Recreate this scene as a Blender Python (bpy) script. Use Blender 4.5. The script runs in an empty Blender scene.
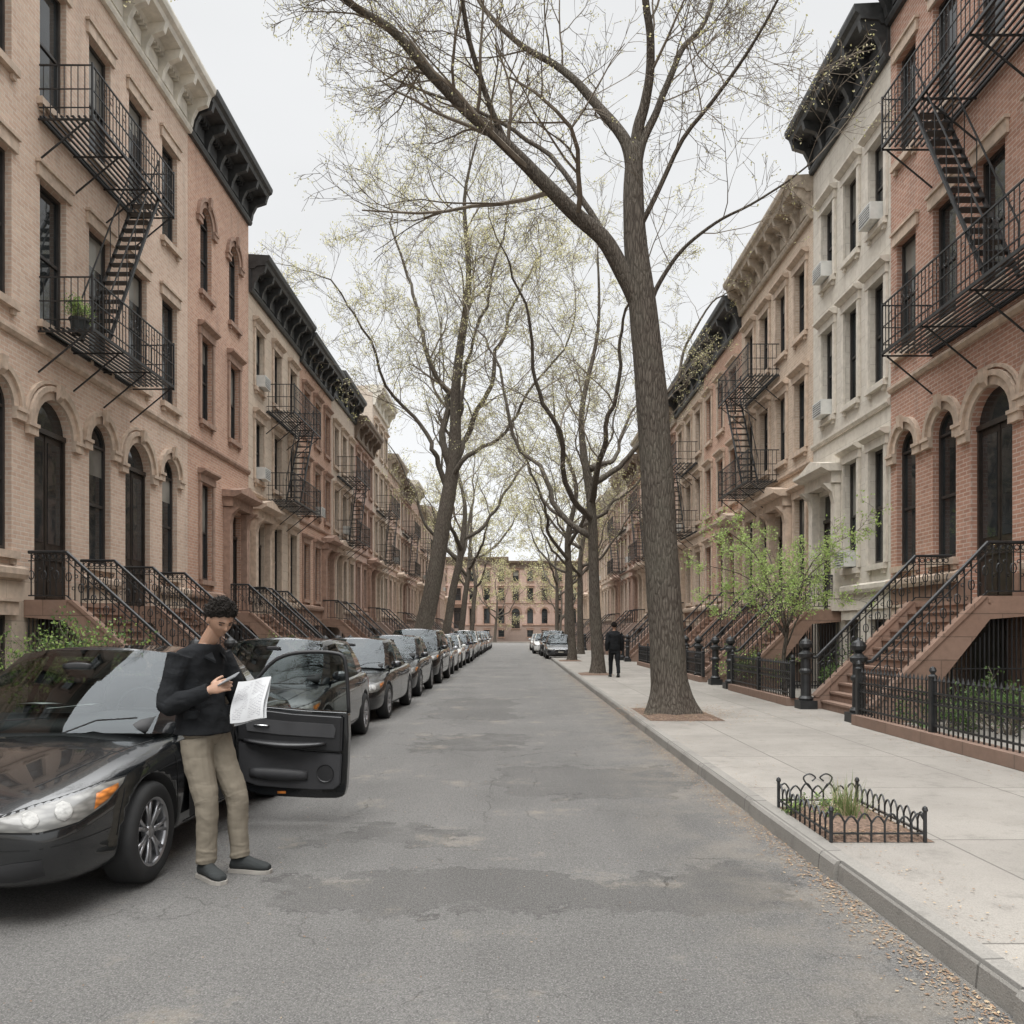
import bpy, bmesh, math, random
from mathutils import Vector, Matrix, noise
from mathutils.bvhtree import BVHTree
rad=math.radians
R=random.Random(11)
sc=bpy.context.scene
COL=sc.collection
V3=Vector

# ------------------------------------------------------------------ nodes
def nd(nt,t,ins=None,**props):
    n=nt.nodes.new(t)
    for k,v in props.items(): setattr(n,k,v)
    for k,v in (ins or {}).items():
        s=n.inputs[k]
        if isinstance(v,bpy.types.NodeSocket): nt.links.new(v,s)
        else: s.default_value=v
    return n
def c4(c): return (c[0],c[1],c[2],1)
def mixc(nt,f,a,b,blend='MIX'):
    n=nt.nodes.new('ShaderNodeMix'); n.data_type='RGBA'; n.blend_type=blend
    for i,v in ((0,f),(6,a),(7,b)):
        if isinstance(v,bpy.types.NodeSocket): nt.links.new(v,n.inputs[i])
        elif i==0: n.inputs[0].default_value=v
        else: n.inputs[i].default_value=c4(v)
    return n.outputs[2]
def mth(nt,op,a,b=0.0,clamp=False):
    n=nt.nodes.new('ShaderNodeMath'); n.operation=op; n.use_clamp=clamp
    for i,v in ((0,a),(1,b)):
        if isinstance(v,bpy.types.NodeSocket): nt.links.new(v,n.inputs[i])
        else: n.inputs[i].default_value=v
    return n.outputs[0]
def nz(nt,vec,scale,detail=4,rough=.55,dist=0):
    return nd(nt,'ShaderNodeTexNoise',{'Vector':vec,'Scale':scale,'Detail':detail,'Roughness':rough,'Distortion':dist}).outputs[0]
def rng(nt,v,a,b,c=0.0,d=1.0):
    n=nd(nt,'ShaderNodeMapRange',{0:v,1:a,2:b,3:c,4:d}); n.clamp=True
    return n.outputs[0]
def bump(nt,b,h,dist=.01,strength=.6):
    n=nd(nt,'ShaderNodeBump',{'Height':h,'Distance':dist,'Strength':strength})
    nt.links.new(n.outputs[0],b.inputs['Normal'])
def newmat(name):
    m=bpy.data.materials.new(name); m.use_nodes=True
    return m,m.node_tree,m.node_tree.nodes['Principled BSDF']
def objc(nt): return nd(nt,'ShaderNodeTexCoord').outputs['Object']
def posc(nt): return nd(nt,'ShaderNodeNewGeometry').outputs['Position']
def simple(name,col,rough=.6,metal=0,var=.25,scale=6,bmp=0,bscale=60,coat=0,spec=.5):
    m,nt,b=newmat(name)
    vec=posc(nt)
    n=nz(nt,vec,scale,5)
    dark=[c*(1-var) for c in col]; lite=[min(1,c*(1+var)) for c in col]
    nt.links.new(mixc(nt,rng(nt,n,.3,.7),dark,lite),b.inputs['Base Color'])
    b.inputs['Roughness'].default_value=rough; b.inputs['Metallic'].default_value=metal
    b.inputs['Coat Weight'].default_value=coat; b.inputs['Coat Roughness'].default_value=.04
    b.inputs['Specular IOR Level'].default_value=spec
    if bmp: bump(nt,b,nz(nt,vec,bscale,4),bmp)
    return m
def wallvec(nt):
    s=nd(nt,'ShaderNodeSeparateXYZ',{0:objc(nt)})
    return nd(nt,'ShaderNodeCombineXYZ',{0:mth(nt,'ADD',s.outputs[0],s.outputs[1]),1:s.outputs[2]}).outputs[0]
def masonry(name,c1,c2,mortar,bw=.23,bh=.08,ms=.011,stain=.4,rough=.85,bmp=.008):
    m,nt,b=newmat(name)
    vec=wallvec(nt); pos=posc(nt)
    br=nd(nt,'ShaderNodeTexBrick',{'Vector':vec,'Color1':c4(c1),'Color2':c4(c2),'Mortar':c4(mortar),'Scale':1.0,
        'Mortar Size':ms,'Mortar Smooth':.2,'Brick Width':bw,'Row Height':bh,'Bias':0.0})
    big=nz(nt,pos,.45,5,.6)
    mp=nd(nt,'ShaderNodeMapping',{'Vector':pos,'Scale':(2.2,2.2,.22)})
    streak=nz(nt,mp.outputs[0],1.2,5,.65)
    col=mixc(nt,rng(nt,big,.4,.75,0,stain*.7),br.outputs[0],[c*.6 for c in c2],'MIX')
    col=mixc(nt,rng(nt,streak,.52,.78,0,stain*.8),col,(.16,.14,.125))
    fine=nz(nt,pos,9,4)
    col=mixc(nt,.45,col,mixc(nt,fine,(.3,.3,.3),(.85,.85,.85)),'OVERLAY')
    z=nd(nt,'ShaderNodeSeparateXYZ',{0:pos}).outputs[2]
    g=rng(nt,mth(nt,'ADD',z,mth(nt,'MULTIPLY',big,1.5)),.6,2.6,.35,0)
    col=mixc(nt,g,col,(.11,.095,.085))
    nt.links.new(col,b.inputs['Base Color'])
    b.inputs['Roughness'].default_value=rough
    b.inputs['Specular IOR Level'].default_value=.25
    h=mth(nt,'ADD',mth(nt,'MULTIPLY',br.outputs[1],-1),mth(nt,'MULTIPLY',fine,.6))
    bump(nt,b,h,bmp,.9)
    return m

M={}
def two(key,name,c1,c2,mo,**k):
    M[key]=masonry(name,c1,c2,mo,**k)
    f=lambda c:[a*.76+b*.24 for a,b in zip(c,(.54,.5,.47))]  # far copies: pale distance haze mixed into the facade colours
    M[key+'_far']=masonry('haze_tinted_'+name,f(c1),f(c2),f(mo),**k)
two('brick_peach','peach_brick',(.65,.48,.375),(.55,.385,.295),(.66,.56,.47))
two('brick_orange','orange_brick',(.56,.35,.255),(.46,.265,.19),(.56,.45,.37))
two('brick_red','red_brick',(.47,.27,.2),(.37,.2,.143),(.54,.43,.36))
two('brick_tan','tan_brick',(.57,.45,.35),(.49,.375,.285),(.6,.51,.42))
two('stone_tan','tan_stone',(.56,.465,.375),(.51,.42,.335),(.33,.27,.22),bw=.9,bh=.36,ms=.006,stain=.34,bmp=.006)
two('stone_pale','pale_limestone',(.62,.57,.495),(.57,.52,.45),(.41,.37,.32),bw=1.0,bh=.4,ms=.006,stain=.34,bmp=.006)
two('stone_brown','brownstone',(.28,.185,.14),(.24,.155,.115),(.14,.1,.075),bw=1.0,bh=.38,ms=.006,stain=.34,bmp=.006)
M['trim_tan']=simple('tan_trim',(.52,.41,.32),.8,var=.22,bmp=.003)
M['trim_brown']=simple('brownstone_trim',(.34,.225,.17),.8,var=.25,bmp=.004)
M['trim_pale']=simple('pale_trim',(.6,.55,.475),.8,var=.15,bmp=.003)
M['corn_black']=simple('black_painted_metal',(.045,.046,.046),.5,var=.4)
M['corn_cream']=simple('cream_painted_metal',(.66,.62,.54),.6,var=.2,scale=3)
M['corn_brown']=simple('brown_painted_metal',(.2,.15,.115),.6,var=.3)
M['corn_tan']=simple('tan_painted_metal',(.4,.335,.265),.6,var=.3)
M['iron']=simple('black_iron',(.018,.019,.02),.45,var=.4,spec=.5)
M['frame']=simple('dark_window_frame',(.035,.032,.03),.4,var=.3)
M['door']=simple('dark_door_paint',(.03,.024,.02),.35,var=.4)
M['roof']=simple('roof_felt',(.08,.08,.08),.9)
M['ac']=simple('air_conditioner_case',(.6,.6,.57),.5,var=.1)
M['acdark']=simple('air_conditioner_grille',(.18,.18,.18),.5)
def glassmat(name,c,r=.04,spec=.6):
    m,nt,b=newmat(name)
    pos=posc(nt)
    n=nz(nt,pos,.8,3)
    nt.links.new(mixc(nt,rng(nt,n,.35,.65),[x*.4 for x in c],c),b.inputs['Base Color'])
    b.inputs['Roughness'].default_value=r; b.inputs['Specular IOR Level'].default_value=spec
    bump(nt,b,nz(nt,pos,1.6,2),.02,.15)
    return m
M['glass']=glassmat('window_glass',(.035,.04,.042))
M['blind']=glassmat('glass_over_blind',(.3,.29,.26),.15,.5)

# ------------------------------------------------------------------ mesh builder
class MB:
    def __init__(s,sd=1): s.v=[];s.f=[];s.m=[];s.sd=sd
    def face(s,pts,mat=0):
        i=len(s.v)
        s.v.extend([(p[0]*s.sd,p[1],p[2]) for p in pts]); s.f.append(tuple(range(i,i+len(pts)))); s.m.append(mat)
    def box(s,x0,x1,y0,y1,z0,z1,mat=0):
        i=len(s.v)
        for z in (z0,z1):
            for x,y in ((x0,y0),(x1,y0),(x1,y1),(x0,y1)): s.v.append((x*s.sd,y,z))
        for q in ((0,3,2,1),(4,5,6,7),(0,1,5,4),(1,2,6,5),(2,3,7,6),(3,0,4,7)):
            s.f.append(tuple(i+a for a in q)); s.m.append(mat)
    def prism(s,prof,y0,y1,mat=0):
        n=len(prof);i=len(s.v)
        for y in (y0,y1):
            for x,z in prof: s.v.append((x*s.sd,y,z))
        for k in range(n):
            s.f.append((i+k,i+(k+1)%n,i+n+(k+1)%n,i+n+k)); s.m.append(mat)
        s.f.append(tuple(i+k for k in range(n))[::-1]); s.m.append(mat)
        s.f.append(tuple(i+n+k for k in range(n))); s.m.append(mat)
    def tube(s,pts,rads,n=6,mat=0,cap=True):
        pts=[V3(p) for p in pts]; i0=len(s.v); up=None
        if not hasattr(rads,'__len__'): rads=[rads]*len(pts)
        for k,p in enumerate(pts):
            t=(pts[min(k+1,len(pts)-1)]-pts[max(k-1,0)])
            if t.length<1e-9: t=V3((0,0,1))
            t.normalize()
            if up is None:
                up=V3((0,0,1)) if abs(t.z)<.9 else V3((0,1,0))
            a=t.cross(up)
            if a.length<1e-6: a=t.cross(V3((1,0,0)))
            a.normalize(); b=t.cross(a); b.normalize(); up=(-b)
            for j in range(n):
                an=2*math.pi*(j+.5)/n
                q=p+(a*math.cos(an)+b*math.sin(an))*rads[k]
                s.v.append((q.x*s.sd,q.y,q.z))
        for k in range(len(pts)-1):
            for j in range(n):
                a=i0+k*n+j;b=i0+k*n+(j+1)%n
                s.f.append((a,b,b+n,a+n)); s.m.append(mat)
        if cap:
            s.f.append(tuple(i0+j for j in range(n))[::-1]); s.m.append(mat)
            e=i0+(len(pts)-1)*n
            s.f.append(tuple(e+j for j in range(n))); s.m.append(mat)
    def ring(s,c,r,tr,axis='x',n=12,m=4,mat=0,squash=1):
        pts=[]
        for k in range(n+1):
            a=2*math.pi*k/n
            if axis=='x': pts.append((c[0],c[1]+r*math.cos(a),c[2]+r*math.sin(a)*squash))
            elif axis=='y': pts.append((c[0]+r*math.cos(a),c[1],c[2]+r*math.sin(a)*squash))
            else: pts.append((c[0]+r*math.cos(a),c[1]+r*math.sin(a),c[2]))
        s.tube(pts,tr,m,mat,False)
    def lathe(s,c,prof,n=12,mat=0,axis='z'):
        i=len(s.v)
        for r,h in prof:
            for j in range(n):
                a=2*math.pi*j/n
                if axis=='z': q=(c[0]+r*math.cos(a),c[1]+r*math.sin(a),c[2]+h)
                else: q=(c[0]+h,c[1]+r*math.cos(a),c[2]+r*math.sin(a))
                s.v.append((q[0]*s.sd,q[1],q[2]))
        for k in range(len(prof)-1):
            for j in range(n):
                a=i+k*n+j;b=i+k*n+(j+1)%n
                s.f.append((a,b,b+n,a+n)); s.m.append(mat)
    def loft(s,rings,n=20,mat=0):
        i=len(s.v)
        for c,A,B in rings:
            for j in range(n):
                t=2*math.pi*j/n
                q=c+A*math.cos(t)+B*math.sin(t); s.v.append((q.x*s.sd,q.y,q.z))
        for k in range(len(rings)-1):
            for j in range(n):
                a=i+k*n+j;b=i+k*n+(j+1)%n
                s.f.append((a,b,b+n,a+n)); s.m.append(mat)
        s.f.append(tuple(i+j for j in range(n))[::-1]); s.m.append(mat)
        e=i+(len(rings)-1)*n
        s.f.append(tuple(e+j for j in range(n))); s.m.append(mat)
    def mesh(s,name,mats,smooth=False,recalc=True):
        me=bpy.data.meshes.new(name); me.from_pydata(s.v,[],s.f)
        for m in mats: me.materials.append(m)
        if len(mats)>1: me.polygons.foreach_set('material_index',s.m)
        if recalc:
            bm=bmesh.new(); bm.from_mesh(me); bmesh.ops.recalc_face_normals(bm,faces=bm.faces); bm.to_mesh(me); bm.free()
        if smooth: me.polygons.foreach_set('use_smooth',[True]*len(me.polygons))
        me.update(); return me
def mkobj(name,me,parent=None,loc=(0,0,0),rot=None):
    o=bpy.data.objects.new(name,me); COL.objects.link(o)
    o.location=loc
    if rot: o.rotation_euler=rot
    if parent: o.parent=parent
    return o
def thing(name,label,cat,loc=(0,0,0),group=None,kind=None,me=None,rot=None):
    o=mkobj(name,me,None,loc,rot)
    o['label']=label; o['category']=cat
    if group:o['group']=group
    if kind:o['kind']=kind
    return o
def structure(name,me):
    o=mkobj(name,me); o['kind']='structure'; o['label']=name.replace('_',' '); o['category']=name.replace('_',' '); return o

# ------------------------------------------------------------------ ground materials
def asphalt():
    m,nt,b=newmat('worn_asphalt')
    p=posc(nt); s=nd(nt,'ShaderNodeSeparateXYZ',{0:p})
    fine=nz(nt,p,110,3,.8); grit=nz(nt,p,42,3,.75); mid=nz(nt,p,14,4,.6); big=nz(nt,p,.55,5,.6)
    mp=nd(nt,'ShaderNodeMapping',{'Vector':p,'Scale':(1.6,.12,1)})
    lane=nz(nt,mp.outputs[0],1,4)
    col=mixc(nt,rng(nt,big,.35,.65),(.12,.116,.11),(.172,.166,.157))
    col=mixc(nt,rng(nt,lane,.45,.7,0,.4),col,(.2,.192,.183))
    col=mixc(nt,rng(nt,mid,.35,.7,0,.35),col,(.1,.097,.093))
    sp=rng(nt,fine,.53,.66,0,.75)
    col=mixc(nt,sp,col,(.36,.35,.33))
    sp2=rng(nt,fine,.47,.34,0,.75)
    col=mixc(nt,sp2,col,(.045,.043,.041))
    col=mixc(nt,rng(nt,grit,.5,.36,0,.5),col,(.065,.063,.06))
    col=mixc(nt,rng(nt,grit,.56,.7,0,.35),col,(.28,.27,.255))
    w=nz(nt,p,1.1,7,.72)
    yy=mth(nt,'ADD',s.outputs[1],mth(nt,'MULTIPLY',mth(nt,'SUBTRACT',w,.5),2.0))
    xx=mth(nt,'ADD',s.outputs[0],mth(nt,'MULTIPLY',mth(nt,'SUBTRACT',w,.5),2.2))
    def band(v,c,h,soft): return rng(nt,mth(nt,'ABSOLUTE',mth(nt,'SUBTRACT',v,c)),h,h-soft,0,1)
    patch=mth(nt,'MULTIPLY',band(yy,4.95,.42,.12),band(xx,.1,1.75,.3))
    patch2=mth(nt,'MULTIPLY',band(yy,8.6,.9,.1),band(xx,.75,1.0,.1))
    patch3=mth(nt,'MULTIPLY',band(yy,17,2.4,.1),band(xx,-.9,.9,.1))
    patch4=mth(nt,'MULTIPLY',band(yy,11.6,1.0,.1),band(xx,-.6,.8,.1))
    patch5=mth(nt,'MULTIPLY',band(yy,6.3,.3,.1),band(xx,-.9,.7,.1))
    pa=mth(nt,'MAXIMUM',mth(nt,'MAXIMUM',mth(nt,'MAXIMUM',patch,mth(nt,'MULTIPLY',patch2,.7)),mth(nt,'MULTIPLY',patch3,.7)),mth(nt,'MAXIMUM',mth(nt,'MULTIPLY',patch4,.6),mth(nt,'MULTIPLY',patch5,.6)))
    col=mixc(nt,mth(nt,'MULTIPLY',pa,.42),col,mixc(nt,sp,(.06,.057,.054),(.2,.19,.18)))
    rim=mth(nt,'MULTIPLY',rng(nt,mth(nt,'ABSOLUTE',mth(nt,'SUBTRACT',pa,.4)),.3,.1,0,.5),rng(nt,nz(nt,p,3,3),.4,.6))
    col=mixc(nt,rim,col,(.04,.038,.036))
    wv=nd(nt,'ShaderNodeTexNoise',{'Vector':p,'Scale':3.5,'Detail':5,'Roughness':.65})
    dv=nd(nt,'ShaderNodeVectorMath',{0:p,1:nd(nt,'ShaderNodeVectorMath',{0:wv.outputs[1],3:.3},operation='SCALE').outputs[0]},operation='ADD').outputs[0]
    def crack(scale,width,lo,hi,ms):
        v=nd(nt,'ShaderNodeTexVoronoi',{'Vector':dv,'Scale':scale},feature='DISTANCE_TO_EDGE').outputs[0]
        return mth(nt,'MULTIPLY',rng(nt,v,width,width*.2,0,1),rng(nt,nz(nt,p,ms,5,.65),lo,hi,0,1))
    ck=mth(nt,'MAXIMUM',crack(.3,.0015,.44,.6,.9),crack(.8,.003,.5,.62,1.1))
    ck=mth(nt,'MAXIMUM',ck,mth(nt,'MULTIPLY',crack(3.2,.012,.57,.65,.8),.5))
    col=mixc(nt,mth(nt,'MULTIPLY',ck,.5),col,(.045,.043,.04))
    dust=mth(nt,'MULTIPLY',rng(nt,s.outputs[0],.9,2.1,0,.9),rng(nt,nz(nt,p,2.2,6,.7),.42,.62))
    d2=mth(nt,'MULTIPLY',rng(nt,nz(nt,p,1.1,6,.75),.57,.68),.85)
    col=mixc(nt,mth(nt,'MULTIPLY',mth(nt,'MAXIMUM',dust,d2),.5),col,(.3,.26,.205))
    nt.links.new(col,b.inputs['Base Color']); b.inputs['Roughness'].default_value=.85
    b.inputs['Specular IOR Level'].default_value=.3
    h=mth(nt,'SUBTRACT',mth(nt,'ADD',mth(nt,'ADD',fine,grit),mth(nt,'MULTIPLY',mid,.8)),mth(nt,'MULTIPLY',ck,1.5))
    bump(nt,b,h,.013,.9)
    return m
def concrete(name,c,slab,joint=.012):
    m,nt,b=newmat(name)
    p=posc(nt)
    br=nd(nt,'ShaderNodeTexBrick',{'Vector':p,'Color1':c4(c),'Color2':c4([x*.84 for x in c]),'Mortar':c4([x*.4 for x in c]),'Scale':1.0,
        'Mortar Size':joint,'Mortar Smooth':.1,'Brick Width':slab[0],'Row Height':slab[1],'Bias':0.0})
    br.offset=0
    col=mixc(nt,rng(nt,nz(nt,p,.9,6,.65),.4,.68,0,.6),br.outputs[0],[x*.6 for x in c])
    col=mixc(nt,rng(nt,nz(nt,p,90,3,.75),.45,.68,0,.45),col,[x*.5 for x in c])
    col=mixc(nt,rng(nt,nz(nt,p,5,5,.7),.54,.7,0,.5),col,[x*.48 for x in c])
    nt.links.new(col,b.inputs['Base Color']); b.inputs['Roughness'].default_value=.88
    b.inputs['Specular IOR Level'].default_value=.25
    bump(nt,b,mth(nt,'ADD',mth(nt,'MULTIPLY',br.outputs[1],-2),nz(nt,p,90,3)),.005,.7)
    return m
M['asphalt']=asphalt()
M['walk']=concrete('pavement_concrete',(.325,.303,.272),(1.52,1.9),.008)
M['kerb']=concrete('kerb_stone',(.29,.275,.25),(.15,1.8),.008)
M['soil']=simple('mulch_soil',(.15,.1,.072),.95,var=.6,scale=30,bmp=.03,bscale=40)
M['ground']=simple('bare_ground',(.16,.15,.13),.95,var=.3,scale=.5)
M['leafdry1']=simple('dry_leaf',(.22,.14,.085),.9,var=.4,scale=20)
M['leafdry2']=simple('pale_dry_leaf',(.34,.26,.17),.9,var=.4,scale=20)

XL,XR=-4.4,2.05
YB=46.0; XR2=3.65; YE=108.0
g=MB(); g.face([(-400,-200,-.02),(400,-200,-.02),(400,600,-.02),(-400,600,-.02)]); structure('ground',g.mesh('ground',[M['ground']]))
g=MB()
def grid(mb,x0,x1,y0,y1,z):
    mb.face([(x0,y0,z),(x1,y0,z),(x1,y1,z),(x0,y1,z)])
grid(g,XL-.02,XR+.02,-30,YB,0); grid(g,XL-.02,XR2+.02,YB,YE,0); grid(g,-60,60,YE,YE+8,0)
structure('road',g.mesh('road',[M['asphalt']]))
g=MB()
g.box(XR+.15,8.6,-30,YB,-.01,.12); g.box(XR2+.15,8.6,YB,YE-.2,-.01,.12)
structure('pavement',g.mesh('pavement',[M['walk']]))
g=MB(); g.box(-9.1,XL-.15,-30,YE-.2,-.01,.12)
structure('pavement',g.mesh('pavement',[M['walk']]))
g=MB(); g.box(-60,60,YE+8,YE+14,-.01,.12); structure('pavement',g.mesh('pavement',[M['walk']]))
def kerb(x0,x1,y0,y1):
    g=MB()
    y=y0; q=random.Random(3)
    while y<y1-.01:
        L=1.85 if y<40 else 12; e=min(y1,y+L); j=q.uniform(-.009,.009); a=x0+j; t=.005*q.random(); gp=.004
        if 2.3<y<4.2: a=x0+.022; gp=.016; t=.006
        g.prism([(a,-.01),(a+.012,.1),(a+.03,.122+t),(x1,.126+t),(x1,-.01)] if x0>0 else [(x0,-.01),(x0,.126),(x1-.03,.124),(x1-.012,.105),(x1,-.01)],y+gp,e-.004)
        y=e
    return g
structure('kerb',kerb(XR,XR+.15,-30,YB).mesh('kerb',[M['kerb']]))
structure('kerb',kerb(XR2,XR2+.15,YB,YE-.2).mesh('kerb',[M['kerb']]))
g=MB(); g.box(XR+.15,XR2+.15,YB-.15,YB,.0,.1265); structure('kerb',g.mesh('kerb',[M['kerb']]))
structure('kerb',kerb(XL-.15,XL,-30,YE-.2).mesh('kerb',[M['kerb']]))

# ------------------------------------------------------------------ houses
def arc_band(mb,uc,zc,r0,r1,d0,d1,mat=0,n=14):
    for k in range(n):
        a,b=math.pi*k/n,math.pi*(k+1)/n
        P=lambda r,t,d:(d,uc+r*math.cos(t),zc+r*math.sin(t))
        mb.face([P(r0,a,d1),P(r1,a,d1),P(r1,b,d1),P(r0,b,d1)],mat)
        mb.face([P(r1,a,d0),P(r1,a,d1),P(r1,b,d1),P(r1,b,d0)],mat)
        mb.face([P(r0,a,d0),P(r0,a,d1),P(r0,b,d1),P(r0,b,d0)],mat)
def win_frame(mb,w,h,arch,uo=0,zo=0):
    hw=w/2; t=.065; d0,d1=-.2,-.12; r=hw; sp=h-r if arch else h
    mb.box(d0,d1,uo-hw,uo-hw+t,zo,zo+sp); mb.box(d0,d1,uo+hw-t,uo+hw,zo,zo+sp)
    mb.box(d0,d1+.01,uo-hw+t,uo+hw-t,zo,zo+t+.02)
    if arch:
        arc_band(mb,uo,zo+sp,r-t,r,d0,d1); mb.box(d0,d1+.005,uo-hw+t,uo+hw-t,zo+sp-.05,zo+sp)
    else: mb.box(d0,d1,uo-hw+t,uo+hw-t,zo+h-t,zo+h)
    mb.box(d0,d1-.02,uo-hw+t,uo+hw-t,zo+sp*.5-.03,zo+sp*.5+.03)
def win_glass(mb,w,h,arch,blind,m0=0,m1=1,uo=0,zo=0):
    hw=w/2-.03; sp=h-w/2 if arch else h-.03; d=-.17
    zb=sp*(1-blind)
    mb.face([(d,uo-hw,zo+.02),(d,uo+hw,zo+.02),(d,uo+hw,zo+zb),(d,uo-hw,zo+zb)],m0)
    if blind>0: mb.face([(d,uo-hw,zo+zb),(d,uo+hw,zo+zb),(d,uo+hw,zo+sp),(d,uo-hw,zo+sp)],m1)
    if arch:
        n=10; mb.face([(d,uo+hw*math.cos(math.pi*k/n),zo+sp+hw*math.sin(math.pi*k/n)) for k in range(n+1)],m0)
def win_trim(mb,w,h,arch,style,m=0,uo=0,zo=0):
    hw=w/2
    mb.box(.003,.11,uo-hw-.1,uo+hw+.1,zo-.14,zo-.005,m)
    mb.box(.003,.07,uo-hw-.04,uo-hw+.06,zo-.24,zo-.143,m);mb.box(.003,.07,uo+hw-.06,uo+hw+.04,zo-.24,zo-.143,m)
    if arch:
        z=zo+h-hw
        arc_band(mb,uo,z,hw+.0,hw+.16,.0,.05,m); arc_band(mb,uo,z,hw+.16,hw+.26,0,.1,m)
        if style=='deep': arc_band(mb,uo,z,hw+.3,hw+.36,0,.06,m)
        mb.box(.003,.09,uo-hw-.3,uo-hw-.004,z-.22,z-.003,m); mb.box(.003,.09,uo+hw+.004,uo+hw+.3,z-.22,z-.003,m)
        mb.box(.003,.12,uo-hw-.33,uo-hw-.0035,z-.07,z-.0025,m); mb.box(.003,.12,uo+hw+.0035,uo+hw+.33,z-.07,z-.0025,m)
        mb.prism([(.1005,z+hw-.02),(.17,z+hw+.06),(.19,z+hw+.3),(.1005,z+hw+.3)],uo-.075,uo+.075,m)
    else:
        if style=='hood':
            mb.box(.003,.06,uo-hw-.14,uo-hw-.004,zo,zo+h,m); mb.box(.003,.06,uo+hw+.004,uo+hw+.14,zo,zo+h,m)
            mb.box(.003,.08,uo-hw-.16,uo+hw+.16,zo+h+.003,zo+h+.22,m)
            mb.prism([(.003,zo+h+.222),(.1,zo+h+.222),(.22,zo+h+.3),(.22,zo+h+.35),(.003,zo+h+.38)],uo-hw-.2,uo+hw+.2,m)
        else:
            mb.box(.003,.06,uo-hw-.12,uo+hw+.12,zo+h+.003,zo+h+.24,m)
            mb.box(.003,.1,uo-hw-.15,uo+hw+.15,zo+h+.242,zo+h+.3,m)
_wc={}
def win_meshes(w,h,arch,sd,style,fr,tr,bl):
    k=(round(w,2),round(h,2),arch,sd,style,fr,tr,bl)
    if k not in _wc:
        a=MB(sd);win_frame(a,w,h,arch); b=MB(sd);win_glass(b,w,h,arch,bl); c=MB(sd);win_trim(c,w,h,arch,style)
        _wc[k]=(a.mesh('window_frame',[M[fr]]),b.mesh('window_glass',[M['glass'],M['blind']]),c.mesh('window_trim',[M[tr]]))
    return _wc[k]
_dc={}
BR=simple('aged_brass',(.35,.25,.12),.35,metal=.8)
def door_meshes(w,h,arch,sd,tr):
    k=(w,round(h,2),arch,sd,tr)
    if k in _dc:return _dc[k]
    hw=w/2; a=MB(sd); dz=h-.75 if not arch else h-hw-.05
    a.box(-.24,-.17,-hw,hw,0,dz)
    for s in (-1,1):
        u0,u1=sorted((s*.04,s*(hw-.07)))
        a.box(-.17,-.14,u0,u1,.12,.75); a.box(-.17,-.145,u0,u1,.85,1.05)
        a.box(-.17,-.12,*sorted((s*(hw-.06),s*hw)),0,dz)
    a.box(-.24,-.1,-hw,hw,dz+.002,dz+.1)
    a.box(-.17,-.155,-.012,.012,0,dz)
    b=MB(sd)
    for s in (-1,1):
        u0,u1=sorted((s*.08,s*(hw-.12))); b.box(-.169,-.158,u0,u1,1.18,dz-.12)
    if arch: b.face([(-.16,hw*math.cos(math.pi*k/10),h-hw+hw*math.sin(math.pi*k/10)) for k in range(11)]+[(-.16,-hw,dz+.1),(-.16,hw,dz+.1)])
    else: b.face([(-.16,-hw,dz+.1),(-.16,hw,dz+.1),(-.16,hw,h),(-.16,-hw,h)])
    hdl=MB(sd); hdl.lathe((-.12,.06,1.0),[(0.0,.04),(.02,.035),(.028,.015),(.02,-.01),(.012,-.04)],8,0,'x')
    c=MB(sd)
    if arch:
        win_trim(c,w,h,True,'deep')
    else:
        for s in (-1,1):
            c.box(.003,.2,*sorted((s*(hw+.03),s*(hw+.3))),0,h+.1)
            c.box(.003,.26,*sorted((s*(hw),s*(hw+.33))),0.0,.35)
            c.prism([(.003,h-.45),(.2,h-.4),(.26,h-.1),(.5,h+.12),(.003,h+.12)],*sorted((s*(hw+.06),s*(hw+.27))))
        c.box(.003,.3,-hw-.34,hw+.34,h+.13,h+.42)
        c.prism([(.003,h+.422),(.42,h+.422),(.6,h+.52),(.6,h+.6),(.003,h+.64)],-hw-.42,hw+.42)
        y0=-hw-.38;y1=hw+.38;zb=h+.62;zt=h+.86
        c.face([(.5,y0,zb),(.5,y1,zb),(.5,0,zt)]); c.face([(.003,y0,zb),(.5,y0,zb),(.5,0,zt),(.003,0,zt)]); c.face([(.003,y1,zb),(.5,y1,zb),(.5,0,zt),(.003,0,zt)])
    _dc[k]=(a.mesh('door_leaf',[M['door']]),b.mesh('door_glass',[M['glass']]),c.mesh('door_surround',[M[tr]]),hdl.mesh('door_handle',[BR]))
    return _dc[k]

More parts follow.
